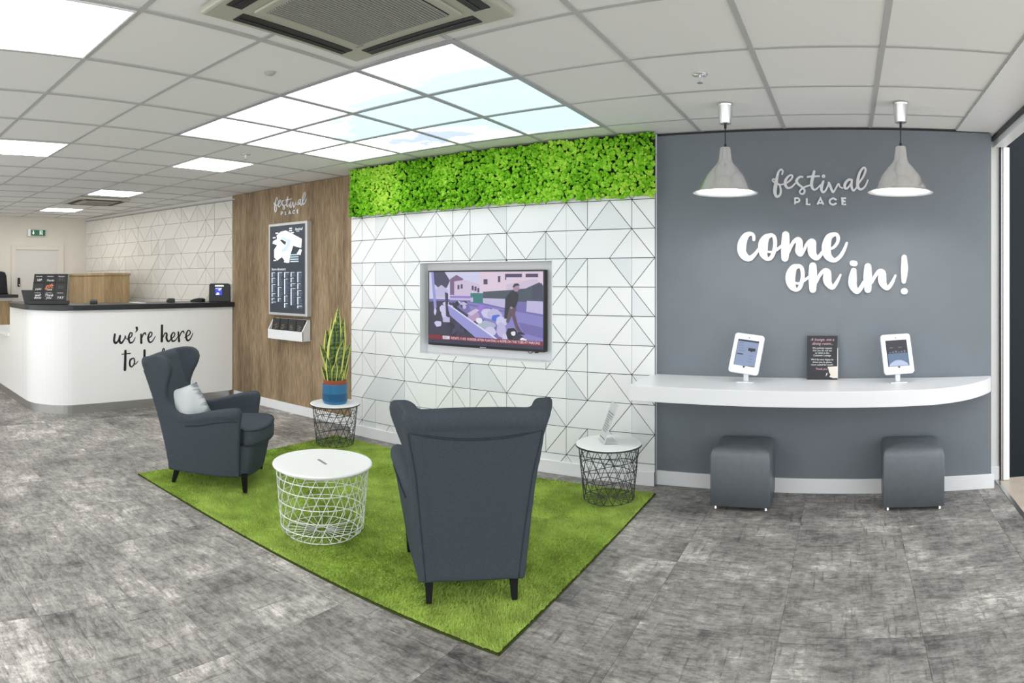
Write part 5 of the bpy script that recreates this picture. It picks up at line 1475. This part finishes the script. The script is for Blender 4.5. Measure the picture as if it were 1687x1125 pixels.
# ------------------------------------------------------------------ wall lettering
def sign(name, label, data, place, m, d0, d1, loc, corners=('p', 'l', 'a', 'c', 'e'), ncaps=0):
    t = thing(name, label, 'wall sign', loc)
    k = len(data)
    for i, (nm, ss) in enumerate(data):
        mb = MB()
        caps = i >= k - ncaps
        for s in ss:
            stroke(mb, s, place, d0, d1, smooth=(not caps) or (nm == 'c') or (nm == 'p' and len(s) > 3))
        mb.build('letter', m, t)
sign('welcome_lettering', 'white script lettering reading come on in! on the grey wall', COME, lambda u, v, d: (u, YG - d, v), M['letter_white'], 0.001, 0.014, (-0.15, YG, 1.6))
sign('silver_logo', 'silver festival PLACE lettering on the grey wall between the lamps', FEST, lambda u, v, d: (u, YG - d, v), M['letter_silver'], 0.001, 0.014, (-0.2, YG, 2.15), ncaps=5)
sc_, ox_, oz_ = 0.845, -5.468 + 0.19 * 0.845, 2.335 - 2.145 * 0.845
sign('timber_logo', 'silver festival PLACE lettering on the timber wall above the directory', FEST, lambda u, v, d: (u * sc_ + ox_, YT - d, v * sc_ + oz_), M['letter_silver'], 0.001, 0.016, (-5.47, YT, 2.33), ncaps=5)

# ------------------------------------------------------------------ television
def tv():
    x0, x1, z0, z1 = -3.415, -2.272, 0.917, 1.563
    y = 4.42
    t = thing('television', 'wall television showing a news report, set in a white recess', 'television', ((x0 + x1) / 2, y, z0))
    MB().box(x0, x1, y, y + 0.05, z0, z1).build('casing', M['black'], t, bevel=0.004)
    MB().box(x0 + 0.18, x1 - 0.18, y + 0.05, YW + RD, z0 + 0.1, z1 - 0.1).build('wall_bracket', M['black'], t)
    W, H = x1 - x0 - 0.026, z1 - z0 - 0.034
    ax, az = x0 + 0.013, z0 + 0.021
    pic = MB(); mats = []
    def colour(r, g, b):
        mats.append(emat('tv_%d_%d_%d' % (r, g, b), srgb(r, g, b), 0.66)); return len(mats) - 1
    lvl = [0]
    def poly(pts, mi):
        lvl[0] += 1
        d = 0.0004 + 0.00006 * lvl[0]
        pts = [(clamp(u), clamp(v)) for u, v in pts]
        pic.add([(ax + u * W, y - d, az + (1 - v) * H) for u, v in pts], [list(range(len(pts)))[::-1]], mi)
    def rect(u0, v0, u1, v1, mi): poly([(u0, v0), (u1, v0), (u1, v1), (u0, v1)], mi)
    def disc(cu, cv, ru, rv, mi, n=12, jit=0.0, seed=0):
        r_ = random.Random(seed)
        poly([(cu + ru * (1 + r_.uniform(-jit, jit)) * math.cos(2 * PI * k / n), cv + rv * (1 + r_.uniform(-jit, jit)) * math.sin(2 * PI * k / n)) for k in range(n)], mi)
    sky = colour(206, 206, 236); road = colour(112, 106, 172); road2 = colour(134, 128, 196); dark = colour(44, 42, 72); tree = colour(60, 62, 92); cream = colour(206, 190, 216); pinkw = colour(222, 202, 220)
    shadow = colour(26, 26, 44); wallw = colour(190, 184, 222); green = colour(44, 120, 120); brick = colour(120, 92, 132); rail = colour(150, 150, 214); railhi = colour(224, 222, 250)
    bag = colour(204, 200, 236); blue = colour(70, 112, 216); box = colour(178, 152, 190); pale = colour(170, 180, 200); skin = colour(168, 132, 160); trouser = colour(92, 74, 88); red = colour(128, 22, 44); white = colour(236, 232, 246); ground = colour(52, 50, 74); purple = colour(150, 118, 206); win = colour(66, 58, 98); hedge = colour(64, 76, 92)
    rect(0, 0, 1, 1, road)
    rect(0, 0, 1, 0.38, sky)
    poly([(0.03, 0.0), (0.15, 0.0), (0.20, 0.12), (0.17, 0.22), (0.10, 0.24), (0.04, 0.15)], tree)
    rect(0.20, 0.10, 0.32, 0.32, brick); poly([(0.20, 0.10), (0.26, 0.04), (0.33, 0.10)], brick)
    poly([(0.24, 0.13), (0.34, 0.11), (0.47, 0.17), (0.47, 0.33), (0.24, 0.33)], cream)
    for u, v in ((0.27, 0.18), (0.30, 0.17), (0.40, 0.19), (0.425, 0.2), (0.45, 0.22)): rect(u, v, u + 0.018, v + 0.06, win)
    poly([(0.06, 0.24), (0.12, 0.18), (0.18, 0.25), (0.18, 0.36), (0.06, 0.36)], wallw)
    poly([(0.47, 0.0), (1, 0.0), (1, 0.30), (0.47, 0.28)], pinkw)
    for a in ((0.505, 0.10, 0.54, 0.17), (0.63, 0.06, 0.65, 0.14), (0.69, 0.03, 0.83, 0.11), (0.86, 0.03, 0.96, 0.09)): rect(*a, win)
    rect(0.70, 0.075, 0.97, 0.12, pinkw)
    poly([(0.70, 0.17), (0.95, 0.09), (0.97, 0.16), (0.80, 0.24), (0.70, 0.24)], cream)
    poly([(0.50, 0.27), (0.75, 0.24), (0.86, 0.22), (0.97, 0.14), (1, 0.18), (1, 0.40), (0.5, 0.38)], hedge)
    poly([(0.92, 0.18), (0.99, 0.15), (1, 0.36), (0.9, 0.36)], tree)
    rect(0.20, 0.33, 0.42, 0.37, purple); rect(0.2, 0.36, 0.44, 0.39, wallw)
    rect(0.39, 0.29, 0.50, 0.42, green); rect(0.39, 0.35, 0.413, 0.41, wallw)
    poly([(0.50, 0.355), (0.69, 0.36), (0.69, 0.48), (0.50, 0.42)], wallw)
    poly([(0.87, 0.38), (1, 0.385), (1, 0.55), (0.865, 0.52)], wallw)
    poly([(0.36, 0.41), (0.70, 0.50), (1, 0.58), (1, 0.95), (0.82, 0.9), (0.4, 0.55)], road2)
    poly([(0.80, 0.66), (1, 0.72), (1, 0.86), (0.84, 0.80)], road); poly([(0.36, 0.43), (0.70, 0.52), (0.7, 0.54), (0.36, 0.46)], road)
    poly([(0.0, 0.42), (0.18, 0.40), (0.40, 0.62), (0.66, 0.98), (0.6, 1.0), (0, 1.0)], ground)
    for k in range(26):
        r_ = random.Random(k + 40)
        disc(0.17 + r_.uniform(0, 0.17), 0.42 + r_.uniform(0, 0.11), r_.uniform(0.012, 0.03), r_.uniform(0.015, 0.035), [shadow, dark, bag, blue, wallw, shadow][k % 6], 9, 0.25, k)
    poly([(0.02, 0.0), (0.045, 0.0), (0.075, 0.50), (0.05, 0.52)], rail)
    for k, (cu, cv, ru, rv) in enumerate(((0.135, 0.52, 0.03, 0.06), (0.15, 0.60, 0.03, 0.06), (0.06, 0.56, 0.012, 0.05), (0.09, 0.73, 0.035, 0.045), (0.165, 0.44, 0.03, 0.03))): disc(cu, cv, ru, rv, bag, 9, 0.2, k)
    rect(0.135, 0.63, 0.20, 0.70, wallw)
    poly([(0.155, 0.28), (0.185, 0.30), (0.185, 0.62), (0.165, 0.62)], dark)
    for k, (cu, cv, ru, rv, c_) in enumerate(((0.49, 0.50, 0.035, 0.06, purple), (0.54, 0.56, 0.05, 0.07, bag), (0.60, 0.57, 0.07, 0.07, wallw), (0.42, 0.60, 0.055, 0.07, box), (0.62, 0.62, 0.045, 0.05, blue), (0.66, 0.66, 0.05, 0.07, bag), (0.53, 0.72, 0.075, 0.06, pale), (0.57, 0.80, 0.05, 0.06, bag), (0.66, 0.78, 0.04, 0.10, wallw), (0.47, 0.66, 0.03, 0.04, white), (0.745, 0.82, 0.05, 0.09, shadow), (0.80, 0.88, 0.05, 0.06, dark), (0.76, 0.81, 0.02, 0.03, white), (0.69, 0.88, 0.02, 0.07, bag), (0.84, 0.90, 0.03, 0.04, white))): disc(cu, cv, ru, rv, c_, 11, 0.16, k + 9)
    poly([(0.36, 0.57), (0.44, 0.50), (0.47, 0.52), (0.40, 0.60)], cream)
    poly([(0.18, 0.46), (0.20, 0.46), (0.70, 0.97), (0.62, 1.0), (0.46, 0.92), (0.20, 0.60)], rail)
    poly([(0.18, 0.455), (0.20, 0.455), (0.70, 0.965), (0.69, 0.98)], railhi)
    for k in range(12):
        r_ = random.Random(k + 90)
        disc(0.17 + r_.uniform(0, 0.18), 0.72 + r_.uniform(0, 0.16), r_.uniform(0.01, 0.03), r_.uniform(0.015, 0.04), [shadow, dark, tree][k % 3], 8, 0.3, k)
    # a walking figure in dark clothes
    poly([(0.735, 0.27), (0.77, 0.24), (0.80, 0.30), (0.795, 0.40), (0.775, 0.48), (0.75, 0.50), (0.71, 0.62), (0.685, 0.62), (0.69, 0.48), (0.70, 0.34)], shadow)
    disc(0.785, 0.215, 0.026, 0.05, skin); poly([(0.755, 0.20), (0.77, 0.16), (0.80, 0.155), (0.815, 0.185), (0.785, 0.185), (0.765, 0.21)], shadow)
    poly([(0.73, 0.48), (0.785, 0.47), (0.775, 0.56), (0.80, 0.70), (0.835, 0.80), (0.815, 0.82), (0.78, 0.74), (0.748, 0.58), (0.72, 0.68), (0.70, 0.66), (0.715, 0.56)], trouser)
    poly([(0.795, 0.79), (0.835, 0.79), (0.86, 0.82), (0.80, 0.825)], shadow); disc(0.745, 0.475, 0.012, 0.016, skin)
    rect(0.0, 0.905, 1, 0.965, red) if False else None
    poly([(0.0, 0.885), (1, 0.895), (1, 0.955), (0.0, 0.945)], red)
    poly([(0.2, 0.945), (1, 0.955), (1, 1.0), (0.2, 1.0)], dark)
    rect(0.135, 0.893, 0.200, 0.938, white)
    lvl[0] += 1
    d = 0.0004 + 0.00006 * (lvl[0] + 2)
    pl = lambda u, v: (ax + u, y - d, az + v)
    text_on(pic, 'BBC', 0.028, pl, win, 'LEFT', at=(0.138 * W + 0.004, H * (1 - 0.932)), spacing=1.2)
    text_on(pic, 'NEWS', 0.030, pl, white, 'LEFT', at=(0.212 * W, H * (1 - 0.934)))
    text_on(pic, '11:02', 0.029, pl, white, 'LEFT', at=(0.292 * W, H * (1 - 0.934)))
    text_on(pic, 'MURDER AFTER PLANTING A BOMB ON THE TUBE AT PARSONS', 0.029, pl, white, 'LEFT', at=(0.362 * W, H * (1 - 0.936)), sx=0.615 * W / max(v[0] for v in text_mesh('MURDER AFTER PLANTING A BOMB ON THE TUBE AT PARSONS', 0.029)[0]))
    pic.build('screen_picture', mats, t)
    MB().box((x0 + x1) / 2 - 0.03, (x0 + x1) / 2 + 0.03, y - 0.001, y, z0 + 0.006, z0 + 0.012).build('maker_badge', M['frame_silver'], t)
    cb = MB().tube(spline([(x1 - 0.165, y + 0.03, z0 + 0.004), (x1 - 0.16, y + 0.028, z0 - 0.012), (x1 - 0.135, y + 0.028, z0 - 0.016), (x1 - 0.115, y + 0.03, z0 + 0.002)], 5), 0.003, 6)
    cb.box(x1 - 0.10, x1 - 0.075, y + 0.02, y + 0.04, z0 - 0.012, z0 + 0.002)
    cb.build('cable_loop', M['black'], t)
tv()

# ------------------------------------------------------------------ directory and leaflet holder on the timber wall
def directory():
    x0, x1, z0, z1 = -5.775, -5.108, 1.086, 2.120
    y = YT - 0.075
    t = thing('store_directory', 'tall backlit store directory with white floor map on the timber wall', 'directory sign', ((x0 + x1) / 2, YT, z0))
    MB().box(x0, x1, y, YT - 0.002, z0, z1).build('light_box', M['frame_silver'], t, bevel=0.006)
    W, H = x1 - x0 - 0.06, z1 - z0 - 0.06
    ax, az = x0 + 0.03, z0 + 0.03
    MB().box(ax, ax + W, y - 0.002, y, az, az + H).build('face', emat('directory_navy', srgb(40, 50, 62), 0.8), t)
    P = lambda u, v, d=0.0: (ax + u * W, y - 0.0028 - d, az + (1 - v) * H)
    pr = MB()
    def poly(pts, mi, d=0.0): pr.add([P(u, v, d) for u, v in pts], [list(range(len(pts)))[::-1]], mi)
    poly([(0.10, 0.17), (0.22, 0.15), (0.20, 0.11), (0.32, 0.07), (0.47, 0.06), (0.60, 0.09), (0.92, 0.17), (0.90, 0.27), (0.68, 0.24), (0.60, 0.34), (0.57, 0.43), (0.48, 0.43), (0.36, 0.36), (0.22, 0.40), (0.13, 0.36), (0.13, 0.27), (0.22, 0.22), (0.08, 0.20)], 0)
    poly([(0.86, 0.28), (0.92, 0.29), (0.88, 0.35), (0.78, 0.33)], 0)
    poly([(0.34, 0.13), (0.62, 0.17), (0.60, 0.215), (0.50, 0.29), (0.34, 0.31), (0.36, 0.28), (0.47, 0.24), (0.52, 0.19), (0.33, 0.15)], 1, 0.0003)
    poly([(0.30, 0.165), (0.36, 0.16), (0.48, 0.19), (0.46, 0.225), (0.40, 0.21)], 2, 0.0004)
    text_on(pr, 'festival', 0.045, lambda u, v: (u, y - 0.0031, v), 0, 'LEFT', 0.35, at=(ax + 0.73 * W, az + 0.93 * H))
    text_on(pr, 'PLACE', 0.018, lambda u, v: (u, y - 0.0031, v), 0, 'LEFT', 0, at=(ax + 0.77 * W, az + 0.913 * H))
    for u, v in ((0.57, 0.035), (0.57, 0.06), (0.62, 0.085), (0.09, 0.125), (0.17, 0.075), (0.11, 0.39), (0.42, 0.41)): poly([(u, v), (u + 0.08, v), (u + 0.08, v + 0.014), (u, v + 0.014)], 0)
    for q in range(4): poly([(0.60, 0.335 + 0.025 * q), (0.83, 0.335 + 0.025 * q), (0.83, 0.347 + 0.025 * q), (0.60, 0.347 + 0.025 * q)], 1)
    text_on(pr, 'Store directory', 0.040, lambda u, v: (u, y - 0.0031, v), 0, 'LEFT', 0, at=(ax + 0.055 * W, az + 0.487 * H))
    pr.build('floor_map', [emat('map_white', (0.9, 0.96, 1.0), 1.05), emat('map_pale_blue', srgb(186, 208, 226), 1.0), emat('map_dark', srgb(32, 40, 52), 0.8)], t)
    ls = MB()
    rr = random.Random(8)
    for c, (n, skip) in enumerate(((34, (5, 12, 22, 27, 31)), (32, (15, 27)), (38, (6, 24, 32)), (35, (5, 11, 16)), (38, (11, 18, 25, 34)))):
        for i in range(n):
            if i in skip: continue
            v = 0.535 + i * 0.0107
            u = 0.055 + c * 0.185
            b = i in [s + 1 for s in skip] or i == 0
            ls.add([P(u, v), P(u + 0.028, v), P(u + 0.028, v + 0.0088), P(u, v + 0.0088)], [(3, 2, 1, 0)], 0)
            e = u + 0.035 + rr.uniform(0.05, 0.115)
            ls.add([P(u + 0.035, v + 0.001), P(e, v + 0.001), P(e, v + 0.0058), P(u + 0.035, v + 0.0058)], [(3, 2, 1, 0)], 0 if b else 1)
    ls.build('store_list', [emat('list_white', (0.85, 0.92, 1.0), 0.95), emat('list_blue', srgb(96, 116, 142), 0.8)], t)
    # leaflet holder
    h = thing('leaflet_holder', 'white wall leaflet holder with dark leaflets below the directory', 'leaflet holder', (-5.45, YT, 0.83))
    hx0, hx1 = -5.72, -5.125
    MB().prism([(YT, 0.83), (YT - 0.12, 0.83), (YT - 0.125, 0.925), (YT - 0.055, 1.035), (YT, 1.05)], lambda a, b: (hx1, a, b), lambda a, b: (hx1 - 0.012, a, b)).build('end_plate', M['white'], h)
    MB().prism([(YT, 0.83), (YT - 0.12, 0.83), (YT - 0.125, 0.925), (YT - 0.055, 1.035), (YT, 1.05)], lambda a, b: (hx0, a, b), lambda a, b: (hx0 + 0.012, a, b)).build('end_plate', M['white'], h)
    MB().box(hx0, hx1, YT - 0.126, YT - 0.114, 0.83, 0.925).build('front_plate', M['white'], h)
    MB().box(hx0, hx1, YT - 0.125, YT, 0.822, 0.832).build('bottom_plate', M['white'], h)
    MB().box(hx0, hx1, YT - 0.01, YT, 0.83, 1.05).build('back_plate', M['white'], h)
    lm = mat('dark_leaflet', (0.022, 0.022, 0.024), 0.5); lp = mat('leaflet_pattern', srgb(118, 112, 92), 0.6)
    for i in range(4):
        lx0 = hx0 + 0.02 + i * 0.14; lx1 = lx0 + 0.13
        g = thing('leaflet', ['leftmost dark leaflet in the wall holder', 'second dark leaflet from the left in the wall holder', 'third dark leaflet from the left in the wall holder', 'rightmost dark leaflet in the wall holder'][i], 'leaflet', ((lx0 + lx1) / 2, YT - 0.09, 0.835), group='dark leaflets in the wall holder')
        MB().prism([(YT - 0.10, 0.836), (YT - 0.085, 0.836), (YT - 0.05, 1.05), (YT - 0.065, 1.05)], lambda a, b: (lx0, a, b), lambda a, b: (lx1, a, b)).build('cover', lm, g)
        q = MB()
        for k in range(5):
            z = 0.93 + 0.012 * k + rr.uniform(-0.004, 0.004); yy = YT - 0.1015 + 0.035 * (z - 0.836) / 0.214
            a = lx0 + rr.uniform(0.005, 0.05)
            q.prism([(a, z), (a + 0.05, z + 0.004), (a + 0.055, z + 0.010), (a + 0.01, z + 0.009)], lambda u, v: (u, yy, v), lambda u, v: (u, yy + 0.001, v))
        q.build('cover_pattern', lp, g)
directory()
